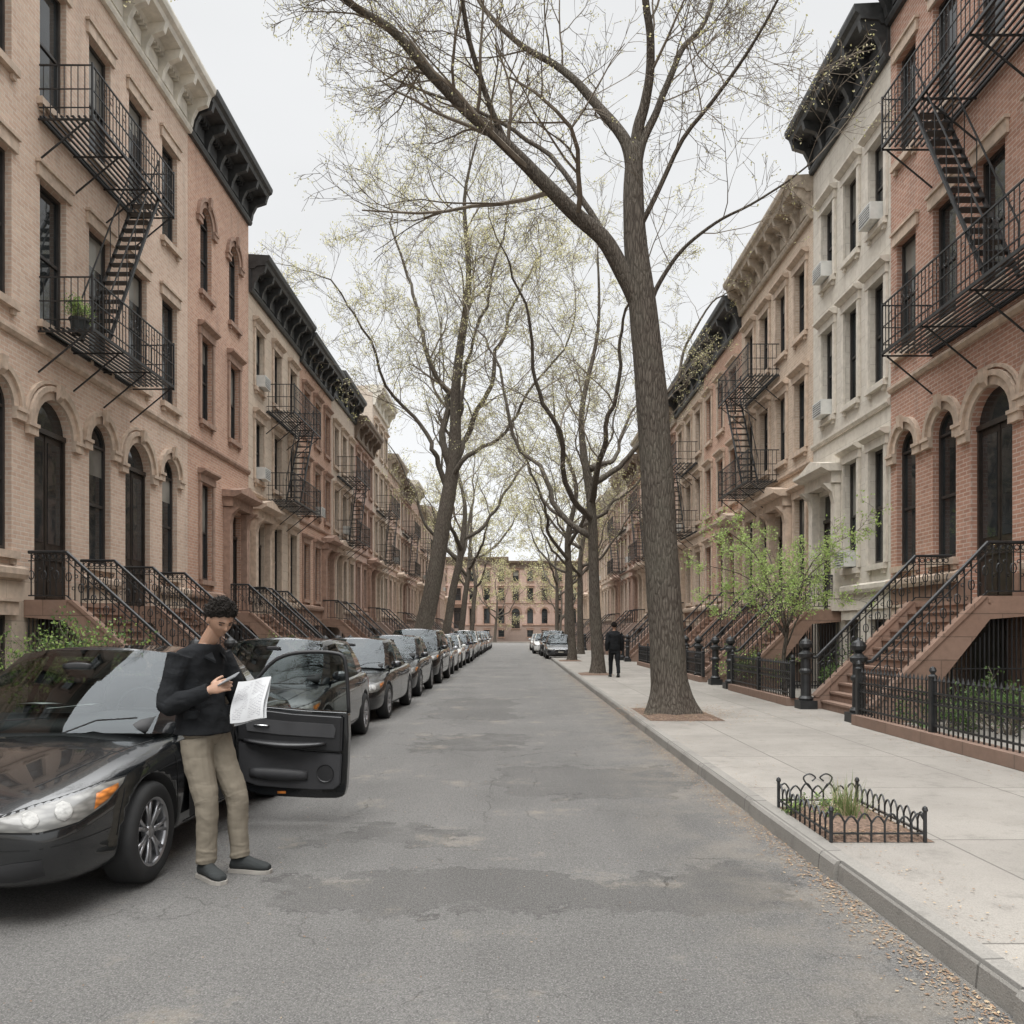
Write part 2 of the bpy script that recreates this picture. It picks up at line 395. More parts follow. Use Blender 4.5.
def make_railing(sd,plat,end,zp,us,detail=True,z0=.12):
    g=MB(sd)
    top=[(0.05,us,zp+.92),(plat,us,zp+.92),(end-.1,us,z0+1.0),(end,us,z0+.98)]
    g.tube(top,.032,6)
    bot=[(0.05,us,zp+.12),(plat,us,zp+.12),(end-.08,us,z0+.22)]
    g.tube(bot,.016,4)
    mid=[(0.05,us,zp+.76),(plat,us,zp+.76),(end-.1,us,z0+.84)]
    if detail: g.tube(mid,.013,4)
    def lerpz(line,x):
        for a,b in zip(line,line[1:]):
            if a[0]<=x<=b[0]+1e-6: return a[2]+(b[2]-a[2])*(x-a[0])/max(1e-6,b[0]-a[0])
        return line[-1][2]
    st=.115 if detail else .16
    x=.1;k=0
    while x<end-.12:
        zb,zt=lerpz(bot,x),lerpz(top,x)
        g.tube([(x,us,zb),(x,us,zt)],.012,4,cap=False)
        if detail:
            zm=(zb+zt)/2-.02
            if k%2==0: g.ring((x,us,zm),.05,.011,'y',8,3,squash=1.7)
            else:
                g.ring((x+.026,us,zm+.11),.028,.009,'y',7,3); g.ring((x-.026,us,zm-.11),.028,.009,'y',7,3)
            zm=lerpz(mid,x)+.075; g.ring((x+st/2,us,zm),.043,.01,'y',8,3)
        x+=st;k+=1
    return g
def newel(sd,x,u,z0=.12,h=1.2,s=1.1):
    g=MB(sd)
    g.box(x-.15*s,x+.15*s,u-.15*s,u+.15*s,z0,z0+.16)
    g.lathe((x,u,z0+.16),[(.12*s,0),(.13*s,.04),(.09*s,.09),(.085*s,.5),(.11*s,.54),(.11*s,.58),(.085*s,.62),(.08*s,h-.4),(.12*s,h-.36),(.13*s,h-.3),(.08*s,h-.26),(.05*s,h-.22),(.1*s,h-.17),(.115*s,h-.11),(.09*s,h-.05),(.03*s,h-.01),(.0,h+.04)],14)
    return g
def stoop(e,sd,uc,zp,end,wd,mat,detail,z0=.12,plat=.75):
    ws=wd/2; g=MB(sd); n=12
    g.box(.003,plat,uc-ws,uc+ws,zp-.28,zp)
    g.box(plat-.0,plat+.035,uc-ws-.02,uc+ws+.02,zp-.07,zp+.003)
    run=(end-plat)/n
    for k in range(n-1):
        z=zp-(k+1)*(zp-z0)/n
        x0=plat+k*run
        g.box(x0+.0021,x0+run,uc-ws+.13,uc+ws-.13,max(-.01,z-.3) if k<5 else -.01,z-.04)
        g.box(x0+.0022,x0+run+.03,uc-ws+.131,uc+ws-.131,z-.039,z)
    slope=(zp-z0)/(end-plat)
    xm=plat+(end-plat)*.42
    zx=lambda x: zp-slope*(x-plat)
    for s in (-1,1):
        u0,u1=sorted((uc+s*(ws-.128),uc+s*ws))
        g.prism([(.004,zp-.281),(.004,zp+.04),(plat+.1,zp+.04),(end-.05,z0+.22),(end+.05,z0+.2),(end+.05,-.01),(xm,-.01),(xm,zx(xm)-.55),(plat,zp-.34)],u0-.002 if s<0 else u0,u1+.002 if s>0 else u1)
        g.prism([(plat+.05,zp+.041),(plat+.14,zp+.041),(end-.0,z0+.245),(end-.09,z0+.225)],*sorted((uc+s*(ws-.15),uc+s*(ws+.03))))
    g.box(plat+(end-plat)*.42,plat+(end-plat)*.46,uc-ws+.13,uc+ws-.13,-.01,zp-slope*(end-plat)*.46-.05)
    so=mkobj('stoop',g.mesh('stoop',[M[mat]]),e)
    if detail:
        # iron gate bars added to darken the passage under the landing
        for s in (-1,1):
            q=MB(sd); u=uc+s*(ws-.06); x=.06
            while x<xm-.03:
                zt=(zp-.28) if x<plat else zx(x)-.5
                q.tube([(x,u,.02),(x,u,zt)],.014,4,cap=False); x+=.075
            for z in (.2,1.0): q.tube([(.02,u,z),(xm,u,z)],.016,4)
            mkobj('shade_gate',q.mesh('shade_gate',[M['iron']]),so)
        q=MB(sd); q.box(.005,.05,uc-.5,uc+.5,.0,zp-.3); mkobj('lower_door',q.mesh('lower_door',[M['door']]),so)
    for s in (-1,1):
        u=uc+s*(ws-.065)
        mkobj('railing',make_railing(sd,plat,end,zp,u,detail).mesh('railing',[M['iron']]),so)
        mkobj('newel_post',newel(sd,end+.12,u).mesh('newel_post',[M['iron']]),so)
    return so
def fire_escape(e,sd,u0,u1,levels,detail=True,stairs=True,rev=False,slope=.62):
    g=MB(sd); D=1.02; st=.13 if detail else .2
    for li,z in enumerate(levels):
        for x in (.04,D): g.box(x-.02,x+.02,u0,u1,z-.06,z)
        nsl=9 if detail else 6
        for k in range(nsl):
            x=.1+(D-.14)*k/(nsl-1); g.box(x-.02,x+.02,u0+.002,u1-.002,z-.022,z+.006)
        u=u0
        while u<=u1+.01:
            g.box(.0,D,u-.015,u+.015,z-.09,z-.061)
            g.tube([(0.0,u,z-.85),(D*.9,u,z-.09)],.018,4)
            u+=(u1-u0)/3
        H=.95
        rail=[(0.02,u0,z+H),(D,u0,z+H),(D,u1,z+H),(.02,u1,z+H)]
        for dz in (0,-.45,-.8): g.tube([(a,b,c+dz) for a,b,c in rail],.015 if dz else .02,4)
        u=u0
        while u<u1: g.tube([(D,u,z-.05),(D,u,z+H)],.0095 if detail else .012,4,cap=False); u+=st
        for uu in (u0,u1):
            x=.1
            while x<D: g.tube([(x,uu,z-.03),(x,uu,z+H)],.0095,4,cap=False); x+=st
            g.tube([(D,uu,z-.1),(D,uu,z+H+.05)],.022,4)
        if detail:
            u=u0+.2
            while u<u1-.1: g.ring((D+.001,u,z+.73),.07,.008,'x',10,3); u+=.26
    if stairs:
        for z0,z1 in zip(levels,levels[1:]):
            L=(z1-z0)*slope
            uc=(u0+u1)/2
            a,b=(uc-L/2,uc+L/2) if not rev else (uc+L/2,uc-L/2)
            for x in (.45,.98):
                g.tube([(x,a,z0),(x,b,z1)],.035,4)
                g.tube([(x,a,z0+.85),(x,b,z1+.85)],.016,4)
                for k in range(7):
                    t=k/6; g.tube([(x,a+(b-a)*t,z0+(z1-z0)*t),(x,a+(b-a)*t,z0+(z1-z0)*t+.85)],.01,4)
            n=int((z1-z0)/.24)
            for k in range(1,n):
                t=k/n; u=a+(b-a)*t; g.box(.46,.97,u-.09,u+.09,z0+(z1-z0)*t-.012,z0+(z1-z0)*t+.008)
    return mkobj('fire_escape',g.mesh('fire_escape',[M['iron']]),e)
def cornice(e,sd,w,H,mat,big=1.0,detail=True):
    g=MB(sd); P=.72*big
    g.box(.004,.07,.01,w-.01,H-1.15,H-.42)
    g.prism([(.004,H-1.2),(.1,H-1.2),(.14,H-1.12),(.14,H-1.07),(.004,H-1.07)],.008,w-.008)
    g.prism([(-.3,H-.42),(.2,H-.42),(.26,H-.34),(P-.16,H-.3),(P-.12,H-.2),(P-.03,H-.14),(P,H-.04),(P,H+.02),(-.3,H+.08)],-.0,w+.0)
    sp=.85 if detail else 1.3; n=max(2,int(w/sp))
    for k in range(n+1):
        u=.12+(w-.24)*k/n
        g.prism([(.071,H-1.1),(.16,H-1.06),(.2,H-.85),(.32,H-.62),(P-.2,H-.52),(P-.14,H-.301),(.071,H-.33)],u-.07,u+.07)
        if k<n and detail:
            ua=u+.16; ub=u+(w-.24)/n-.16
            g.box(.0701,.1,ua,ub,H-.95,H-.6)
            q=ua-.02
            while q<ub+.02: g.box(.071,.22,q,q+.07,H-.52,H-.425); q+=.15
    return mkobj('cornice',g.mesh('cornice',[M[mat]]),e)

def house(sd,X0,y0,width,H,wall,trim,corn,cols,floors,label,base='stone_brown',doors=(),end=2.85,stoopmat='stone_brown',
          fe=None,near=True,ac=(),rot=None,zp=2.15,doorarch=False,fr='frame',ww=.9,belt=True,group='row houses along the street',stw=2.0,
          cbig=1.0,depth=11,side=None,seed=0,style='hood'):
    rr=random.Random(seed*7+3)
    e=thing('town_house',label,'house',(X0,y0,0),group)
    if rot: e.rotation_euler=(0,0,rot)
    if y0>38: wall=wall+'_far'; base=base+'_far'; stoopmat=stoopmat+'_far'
    ops=[]; wins=[]; dl=[]
    for fi,(z0,z1,arch) in enumerate(floors):
        for ci,c in enumerate(cols):
            if fi==0 and ci in doors:
                dw=1.25; dz1=z1 if doorarch else min(z1+.1,zp+3.2)
                ops.append((c-dw/2,c+dw/2,zp,dz1,doorarch)); dl.append((c,dw,dz1-zp)); continue
            ops.append((c-ww/2,c+ww/2,z0,z1,arch)); wins.append((c,z0,z1-z0,arch,fi,ci))
    for ci,c in enumerate(cols):
        if ci in doors: continue
        if any(abs(c-cols[d])<stw/2+ww/2 for d in doors): continue
        ops.append((c-ww/2,c+ww/2,.85,1.9,False)); wins.append((c,.85,1.05,False,-1,ci))
    g=MB(sd); a0,a1=.003,width-.003
    us=sorted(set([a0,a1]+[round(o[0],4) for o in ops]+[round(o[1],4) for o in ops]))
    zs=sorted(set([-.01,2.6,H]+[round(o[2],4) for o in ops]+[round(o[3],4) for o in ops]))
    for u0,u1 in zip(us,us[1:]):
        if u1-u0<1e-4: continue
        um=(u0+u1)/2
        for z0,z1 in zip(zs,zs[1:]):
            zm=(z0+z1)/2
            if any(o[0]<um<o[1] and o[2]<zm<o[3] for o in ops): continue
            g.face([(0,u0,z0),(0,u1,z0),(0,u1,z1),(0,u0,z1)],1 if zm<2.6 else 0)
    dp=-.26
    for (u0,u1,z0,z1,arch) in ops:
        mi=1 if z1<2.6 else 0
        sp=z1-(u1-u0)/2 if arch else z1
        g.face([(0,u0,z0),(dp,u0,z0),(dp,u0,sp),(0,u0,sp)],mi); g.face([(0,u1,z0),(dp,u1,z0),(dp,u1,sp),(0,u1,sp)],mi)
        g.face([(0,u0,z0),(0,u1,z0),(dp,u1,z0),(dp,u0,z0)],mi)
        if not arch: g.face([(0,u0,z1),(0,u1,z1),(dp,u1,z1),(dp,u0,z1)],mi)
        else:
            n=14;r=(u1-u0)/2;uc=(u0+u1)/2
            P=[(uc+r*math.cos(math.pi*k/n),sp+r*math.sin(math.pi*k/n)) for k in range(n+1)]
            for k in range(n):
                (ua,za),(ub,zb)=P[k],P[k+1]
                g.face([(0,ua,za),(0,ub,zb),(dp,ub,zb),(dp,ua,za)],mi)
                cu=u1 if k<n//2 else u0
                g.face([(0,cu,z1),(0,ua,za),(0,ub,zb)],mi)
    sm=2 if side else 0
    g.face([(0,a0,-.01),(-depth,a0,-.01),(-depth,a0,H),(0,a0,H)],sm); g.face([(0,a1,-.01),(-depth,a1,-.01),(-depth,a1,H),(0,a1,H)],sm)
    g.face([(-depth,a0,-.01),(-depth,a1,-.01),(-depth,a1,H),(-depth,a0,H)],sm)
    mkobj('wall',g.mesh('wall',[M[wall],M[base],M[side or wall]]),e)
    g=MB(sd); g.face([(0,a0,H-.05),(0,a1,H-.05),(-depth,a1,H-.35),(-depth,a0,H-.35)]); mkobj('roof',g.mesh('roof',[M['roof']]),e)
    if belt:
        segs=[(0.006,width-.006)]
        for c,dw,dh in dl:
            ns=[]
            for a,b in segs:
                if c-dw/2-.35>a: ns.append((a,min(b,c-dw/2-.35)))
                if c+dw/2+.35<b: ns.append((max(a,c+dw/2+.35),b))
            segs=ns
        zz=(floors[0][1]+floors[1][0])/2+.1
        for a,b in segs:
            g=MB(sd); g.prism([(.002,2.56),(.09,2.56),(.12,2.64),(.12,2.74),(.002,2.8)],a,b); mkobj('belt_course',g.mesh('belt_course',[M[trim]]),e)
        g=MB(sd); g.prism([(.002,zz),(.05,zz),(.09,zz+.07),(.09,zz+.13),(.002,zz+.17)],.006,width-.006)
        mkobj('belt_course',g.mesh('belt_course',[M[trim]]),e)
    for (c,z,h,arch,fi,ci) in wins:
        bl=rr.choice([0,0,0,.25,.5,.5]) if fi>=0 else 0
        fm,gm,tm=win_meshes(ww,h,arch,sd,style if fi>=0 else 'flat',fr,trim,bl)
        wo=mkobj('window',fm,e,(0,c,z)); mkobj('glass',gm,wo); mkobj('window_surround',tm,wo)
        if (fi,ci) in ac:
            a=MB(sd); a.box(-.1,.32,-.31,.31,.03,.43); a.box(.321,.328,-.27,.27,.07,.39,1)
            for q in range(5): a.box(.3285,.334,-.27,.27,.1+q*.06,.12+q*.06)
            mkobj('air_conditioner',a.mesh('air_conditioner',[M['ac'],M['acdark']]),e,(0,c,z))
    for c,dw,dh in dl:
        lf,gl,su,hd=door_meshes(dw,dh,doorarch,sd,trim)
        d=mkobj('door',lf,e,(0,c,zp)); mkobj('door_glass',gl,d); mkobj('door_surround',su,d); mkobj('handle',hd,d)
        if end: stoop(e,sd,c,zp,end,stw,stoopmat,near and y0<32)
    cornice(e,sd,width,H,corn,cbig,near)
    if fe:
        for f in fe: fire_escape(e,sd,detail=near,**f)
    return e

LX=-9.0; RX=8.5
names={'brick_orange':'orange brick','brick_red':'red brick','stone_tan':'tan stone','stone_brown':'brownstone','brick_tan':'tan brick','stone_pale':'pale stone','brick_peach':'peach brick'}
c1=[1.1+1.75*k for k in range(6)]
house(1,LX,11,11,16.5,'brick_peach','trim_tan','corn_cream',c1,[(3.05,6.1,True),(7.5,10.2,False),(11.7,14.2,False)],
  'peach brick town house with arched ground windows and fire escape','stone_tan',doors=(2,4),end=3.0,doorarch=True,seed=1,style='flat',
  fe=[dict(u0=4.1,u1=7.7,levels=[7.35,11.35],slope=.55)],stw=1.9,cbig=1.1)
house(1,LX,2,9,15.5,'brick_orange','trim_brown','corn_brown',[1.2,3.4,5.6,7.8],[(3.05,5.8,False),(7.2,9.6,False),(10.9,13.1,False)],
  'orange brick town house beside the peach one','stone_brown',doors=(1,),end=3.0,seed=2)
house(1,LX,22,5,16.5,'brick_orange','trim_brown','corn_black',[1.3,3.6],[(3.1,5.9,False),(7.7,10.1,False),(11.4,13.9,True)],
  'orange brick town house with arched top windows','stone_brown',doors=(1,),end=3.0,seed=3,ww=.85,cbig=1.15,stw=1.8)
house(1,LX,27,6.4,14.3,'stone_tan','trim_tan','corn_black',[1.1,3.2,5.3],[(3.0,5.5,False),(6.9,8.95,False),(10.1,12.1,False)],
  'tan stone town house with black cornice','stone_brown',doors=(0,),end=2.9,seed=4,fe=[dict(u0=1.9,u1=5.8,levels=[6.4,9.6])],ac=((1,0),(2,0)))
house(1,LX,33.4,5.8,14.1,'brick_orange','trim_brown','corn_black',[1.0,2.9,4.8],[(3.0,5.4,False),(6.8,8.8,False),(10.0,11.9,False)],
  'orange brick town house with dark stoop','stone_brown',doors=(2,),end=2.9,seed=5,ac=((1,1),))
Lrow=[(39.2,5.6,14.4,'brick_tan','trim_tan','corn_black',1),(44.8,5.8,13.7,'brick_red','trim_brown','corn_brown',0),(50.6,6,17.2,'stone_tan','trim_tan','corn_cream',1),
 (56.6,6,14.2,'brick_orange','trim_tan','corn_tan',0),(62.6,6,13.6,'stone_tan','trim_brown','corn_brown',1),(68.6,6,14.6,'brick_red','trim_tan','corn_cream',0),
 (74.6,7,13.4,'brick_orange','trim_tan','corn_tan',1),(81.6,7,14.4,'stone_tan','trim_tan','corn_brown',0),(88.6,7,13.6,'brick_orange','trim_brown','corn_tan',0),(95.6,8,14.0,'brick_red','trim_tan','corn_tan',0)]
for i,(y,w,H,wm,tm,cm,f) in enumerate(Lrow):
    cs=[w*(k+.5)/3 for k in range(3)]
    house(1,LX,y,w,H,wm,tm,cm,cs,[(3.0,5.3,False),(6.7,8.7,False),(9.9,11.8,False)]+([(13.2,15.0,False)] if H>16 else []),
      names[wm]+' row house with bracketed cornice',
      doors=(i%2*2,),end=2.9,near=False,seed=10+i,fe=[dict(u0=1.2,u1=4.8,levels=[6.3,9.5])] if f else None,ac=((1,1),) if i%3==0 else ())
c1=[1.2+1.55*k for k in range(5)]
house(-1,RX,10,8.1,16.5,'brick_red','trim_tan','corn_black',c1,[(3.05,6.0,True),(7.75,10.2,False),(12.0,14.3,False)],
  'red brick town house with arched windows and fire escapes','stone_brown',doors=(2,),end=2.75,doorarch=True,seed=21,style='flat',
  fe=[dict(u0=1.6,u1=6.3,levels=[7.3,11.5],slope=.55)],ww=.85,stw=2.5,cbig=1.1)
house(-1,RX,1.5,8.5,16,'brick_orange','trim_brown','corn_brown',[1.2,3.3,5.4,7.5],[(3.05,5.8,False),(7.2,9.6,False),(10.9,13.1,False)],
  'orange brick town house beside the red one','stone_brown',doors=(0,),end=2.75,seed=22)
house(-1,RX,18.1,4.7,15.8,'stone_pale','trim_pale','corn_black',[.65,2.1,3.6],[(3.2,5.9,False),(7.4,9.8,False),(11.1,13.1,False)],
  'pale limestone town house with window air conditioners','stone_pale',doors=(2,),end=2.75,seed=23,ww=.78,ac=((0,1),(1,2),(2,0),(2,2)),cbig=1.15,stw=1.7)
house(-1,RX,22.8,7.2,14.6,'brick_tan','trim_tan','corn_tan',[1.0,2.7,4.4,6.1],[(3.0,5.6,False),(7.0,9.1,False),(10.4,12.4,False)],
  'tan brick town house with bracketed tan cornice','stone_brown',doors=(1,),end=2.75,seed=24,fe=[dict(u0=2.9,u1=6.6,levels=[6.5,9.9])],side='stone_tan')
Rrow=[(30,6,14.2,'brick_orange','trim_tan','corn_black',0),(36,6,14.0,'brick_tan','trim_tan','corn_black',1),(42,6,13.8,'brick_orange','trim_brown','corn_tan',0),
 (48,6,14.3,'brick_tan','trim_tan','corn_tan',1),(54,6,13.6,'brick_red','trim_brown','corn_brown',0),(60,6.5,14.2,'stone_tan','trim_brown','corn_tan',1),(66.5,7,13.6,'brick_red','trim_tan','corn_cream',0),
 (73.5,7,14.2,'brick_tan','trim_tan','corn_tan',0),(80.5,7,13.5,'brick_orange','trim_brown','corn_tan',0),(87.5,7,14,'stone_tan','trim_tan','corn_brown',0),(94.5,8,13.5,'brick_red','trim_tan','corn_tan',0)]
for i,(y,w,H,wm,tm,cm,f) in enumerate(Rrow):
    cs=[w*(k+.5)/3 for k in range(3)]
    house(-1,RX,y,w,H,wm,tm,cm,cs,[(3.0,5.3,False),(6.7,8.7,False),(9.9,11.8,False)],
      names[wm]+' row house with bracketed cornice',
      doors=(i%2*2,),end=2.75,near=False,seed=40+i,fe=[dict(u0=1.2,u1=4.8,levels=[6.3,9.5])] if f else None,ac=((1,2),) if i%3==1 else ())
for i,(x,w,H) in enumerate([(-34,11,12.5),(-23,11,13.5),(-12,11,13),(-1,11,12.4),(10,11,13.4),(21,11,12.6)]):
    cs=[w*(k+.5)/5 for k in range(5)]
    house(1,x,122,w,H,'brick_red','trim_brown','corn_brown',cs,[(2.9,5.2,i==3),(6.4,8.3,False),(9.3,11.0,False)],'red brick apartment house across the end of the street',
       doors=(1,) if i!=3 else (0,),end=None,near=False,rot=-math.pi/2,seed=60+i,group='brick houses closing the street',doorarch=(i==3))

# ------------------------------------------------------------------ trees
def bark():
    m,nt,b=newmat('tree_bark'); p=posc(nt)
    mp=nd(nt,'ShaderNodeMapping',{'Vector':p,'Scale':(20,20,3.2)})
    n=nz(nt,mp.outputs[0],1.6,7,.7,.8); v=nd(nt,'ShaderNodeTexVoronoi',{'Vector':nd(nt,'ShaderNodeMapping',{'Vector':p,'Scale':(16,16,3.0)}).outputs[0],'Scale':1.5},feature='DISTANCE_TO_EDGE').outputs[0]
    h=mth(nt,'ADD',n,rng(nt,v,0,.22,0,.35))
    col=mixc(nt,rng(nt,h,.42,1.0),(.06,.049,.04),(.19,.165,.137))
    col=mixc(nt,rng(nt,nz(nt,p,1.3,4),.45,.7,0,.4),col,(.16,.15,.12))
    nt.links.new(col,b.inputs['Base Color']); b.inputs['Roughness'].default_value=.95; b.inputs['Specular IOR Level'].default_value=.2
    bump(nt,b,h,.05,.9); return m
M['bark']=bark()
M['twig']=simple('twig_bark',(.17,.142,.11),.9,var=.3)
def leafmat(name,c):
    m,nt,b=newmat(name); p=posc(nt)
    nt.links.new(mixc(nt,rng(nt,nz(nt,p,3,3),.35,.65),[x*.65 for x in c],[x*1.2 for x in c]),b.inputs['Base Color'])
    b.inputs['Roughness'].default_value=.6
    tr=nd(nt,'ShaderNodeBsdfTranslucent',{0:c4([min(1,x*1.3) for x in c])})
    mx=nd(nt,'ShaderNodeMixShader',{0:.4,1:b.outputs[0],2:tr.outputs[0]})
    nt.links.new(mx.outputs[0],nt.nodes['Material Output'].inputs[0]); return m
M['bud']=leafmat('spring_bud',(.48,.46,.22)); M['bud2']=leafmat('pale_spring_bud',(.62,.58,.37))
M['leaf']=leafmat('young_green_leaf',(.34,.47,.14)); M['leaf2']=leafmat('deep_green_leaf',(.1,.17,.05)); M['leaf3']=leafmat('pale_green_leaf',(.43,.52,.2))
def catmull(pts,sub=4):
    P=[V3(p) for p in pts]; out=[]
    for i in range(len(P)-1):
        a=P[max(i-1,0)];b=P[i];c=P[i+1];d=P[min(i+2,len(P)-1)]
        for k in range(sub):
            t=k/sub
            out.append(.5*((2*b)+(c-a)*t+(2*a-5*b+4*c-d)*t*t+(3*b-a-3*c+d)*t**3))
    out.append(P[-1]); return out
class Tree:
    def __init__(s,seed,ks,ratio=.55,rmin=.006,wob=.22,up=.06,leaf=.05,nleaf=2,maxl=3,mats=('bud','bud2'),lp=1.0,wand=.12):
        s.r=random.Random(seed); s.W=MB(); s.C=MB(); s.ks=ks; s.ratio=ratio; s.rmin=rmin; s.wob=wob; s.up=up; s.leaf=leaf; s.nleaf=nleaf; s.maxl=maxl; s.mats=mats; s.lp=lp; s.wand=wand; s.seed=seed
    def rv(s): return V3((s.r.uniform(-1,1),s.r.uniform(-1,1),s.r.uniform(-1,1)))
    def leafs(s,p,n):
        for _ in range(n):
            c=p+s.rv()*s.leaf*1.8; a=s.rv().normalized()*s.leaf*s.r.uniform(.5,1.1); b=a.cross(s.rv()).normalized()*a.length*.5
            s.C.face([c-a*.2,c+a*.4+b,c+a*1.2,c+a*.4-b],1 if s.r.random()<.6 else 2)
    def grow(s,p,d,L,r,lvl):
        n=max(3,min(7,int(L/.3)+1)); pts=[p];rs=[r]; bend=s.rv()*.09
        for i in range(n):
            d=(d+s.rv()*s.wob+bend+V3((0,0,s.up))).normalized(); p=p+d*(L/n); pts.append(p); rs.append(max(s.rmin*.6,r*(1-.7*(i+1)/n)))
        s.C.tube(pts,rs,5 if r>.03 else 3,0,False)
        if lvl<s.maxl:
            k=s.ks[lvl]
            for j in range(k):
                t=.2+.8*(j+s.r.random())/k; x=min(t,.999)*n; i=int(x); q=pts[i].lerp(pts[i+1],x-i); dd=(pts[i+1]-pts[i]).normalized()
                ax=dd.cross(s.rv()).normalized(); cd=(Matrix.Rotation(rad(s.r.uniform(25,60)),3,ax)@dd)
                s.grow(q,cd,L*s.ratio*(1.2-.5*t)*s.r.uniform(.75,1.25),max(s.rmin,rs[i]*.6),lvl+1)
        if lvl>=s.maxl-1 and s.r.random()<s.lp:
            s.leafs(pts[-1],s.nleaf)
            if s.r.random()<.5: s.leafs(pts[len(pts)//2],max(1,s.nleaf-1))
    def sprout(s,P,rs,spacing,childL,start,lvl=0):
        n=len(P); acc=0;tot=sum((P[i+1]-P[i]).length for i in range(n-1)); run=0
        for i in range(n-1):
            seg=(P[i+1]-P[i]); run+=seg.length; acc+=seg.length
            while acc>spacing:
                acc-=spacing*s.r.uniform(.7,1.3); t=run/tot
                if t<start: continue
                dd=seg.normalized(); ax=dd.cross(s.rv()).normalized(); cd=Matrix.Rotation(rad(s.r.uniform(35,75)),3,ax)@dd
                cd=(cd+V3((0,0,.1))).normalized()
                s.grow(P[i+1],cd,childL*(1.3-.6*t)*s.r.uniform(.6,1.3),rs[i]*s.r.uniform(.25,.42),lvl)
    def limb(s,pts,r0,r1,spacing,childL,start=.15,sides=10,lvl=0):
        P=catmull(pts,6); n=len(P)
        sv=V3((s.seed*3.1+len(s.W.v)*.01,0,0))
        for i in range(1,n):
            t=i/(n-1); nv=noise.noise_vector(P[i]*.45+sv)+noise.noise_vector(P[i]*1.3+sv)*.4
            P[i]=P[i]+nv*s.wand*min(1,t*4)
        rs=[r0+(r1-r0)*(i/(n-1))**.75 for i in range(n)]
        s.W.tube(P,rs,sides,0,True)
        s.sprout(P,rs,spacing,childL,start,lvl)
        s.grow(P[-1],(P[-1]-P[-2]).normalized(),childL*.9,r1,lvl)
    def trunk(s,pts,rads,sides=16,fl=1.0,spr=None):
        P=catmull(pts,5); n=len(P); rs=[]
        for i in range(n):
            x=i/(n-1)*(len(rads)-1); k=min(int(x),len(rads)-2); rs.append(rads[k]+(rads[k+1]-rads[k])*(x-k))
        i0=len(s.W.v); s.W.tube(P,rs,sides,0,True)
        for k in range(n):
            h=P[k].z-P[0].z
            for j in range(sides):
                idx=i0+k*sides+j; v=V3(s.W.v[idx]); o=v-P[k]
                a=2*math.pi*j/sides
                f=1+.03*math.sin(3*a+h)+.07*noise.noise(v*1.7)
                if h<.8: f+=(.8-h)**2*.6*fl*(1+.55*math.sin(5*a+1))
                s.W.v[idx]=tuple(P[k]+o*f)
        if spr:
            s.sprout(P,rs,spr[0],spr[1],spr[2]); s.grow(P[-1],(P[-1]-P[-2]).normalized(),spr[1]*.9,rs[-1],0)
    def make(s,name,label,loc=(0,0,0),group='street trees along the kerb'):
        e=thing(name,label,'tree',loc,group)
        L=V3(loc)
        for mb in (s.W,s.C): mb.v=[(v[0]-L.x,v[1]-L.y,v[2]-L.z) for v in mb.v]
        mkobj('trunk',s.W.mesh('trunk',[M['bark']],True,False),e)
        mkobj('crown',s.C.mesh('crown',[M['twig'],M[s.mats[0]],M[s.mats[1]]],False,False),e)
        return e
T=Tree(5,[6,5,3],.56,.0055,.22,.04,.03,2,lp=.8,wand=.14)
y=14.3
T.trunk([(2.8,y,.1),(2.78,y,.35),(2.76,y,.7),(2.67,y,2.17),(2.5,y,4.86),(2.33,y,7.0),(2.17,y,8.4),(2.12,y,9.4),(2.14,y,10.3)],[.36,.34,.33,.305,.285,.26,.21,.18,.14],24)
T.limb([(2.4,y,6.7),(2.22,y,7.45),(1.65,y-.1,8.4),(.81,y-.2,9.15),(-.09,y-.4,9.96),(-1.16,y-.6,10.85),(-1.88,y-.9,11.5),(-2.6,y-1.1,11.93),(-3.67,y-1.4,12.4),(-4.9,y-1.7,12.7)],.2,.03,.45,2.4,.25,14)
T.limb([(2.13,y,9.4),(2.06,y,10.1),(1.8,y+.1,10.7),(1.34,y+.3,11.3),(.8,y+.5,12),(.1,y+.8,12.7),(-.6,y+1.1,13.6)],.14,.04,.45,2.4,.3)
T.limb([(2.12,y,9.6),(2.2,y,10.4),(2.36,y-.1,11.0),(2.4,y-.4,11.8),(2.24,y-.8,12.9),(2.4,y-1.2,14.6)],.14,.04,.45,2.2,.3)
T.limb([(2.13,y,9.2),(2.25,y,10.1),(2.55,y+.1,11.0),(2.95,y+.2,12),(3.5,y+.5,12.9),(3.85,y+.8,14.2)],.1,.03,.45,2.4,.3)
T.limb([(2.36,y,7.0),(2.5,y-.1,7.7),(2.8,y-.2,8.15),(3.3,y-.5,8.5),(4.1,y-.9,8.8),(4.9,y-1.2,9.3)],.06,.013,.5,1.4,.3,8,1)
T.limb([(1.75,y-.1,8.3),(1.3,y+.4,9.5),(.45,y+1.1,10.9),(-1.2,y+1.8,12.2),(-2.5,y+2.4,13.0)],.07,.022,.5,2.0,.2,8)
T.limb([(-.1,y-.4,9.95),(-.7,y-.9,11.2),(-1.0,y-1.6,12.3),(-1.6,y-2,13.2)],.065,.02,.5,2.0,.1,7)
T.limb([(2.17,y,8.7),(2.9,y-.6,10.0),(3.7,y-1.3,10.9),(4.3,y-2,11.8)],.055,.016,.5,2.0,.2,7)
T.make('street_tree','large bare street tree with budding twigs in pavement pit',(2.8,14.3,.12))
T=Tree(8,[5,5,3],.57,.009,.25,.05,.062,3,lp=.95,wand=.6)
y=38
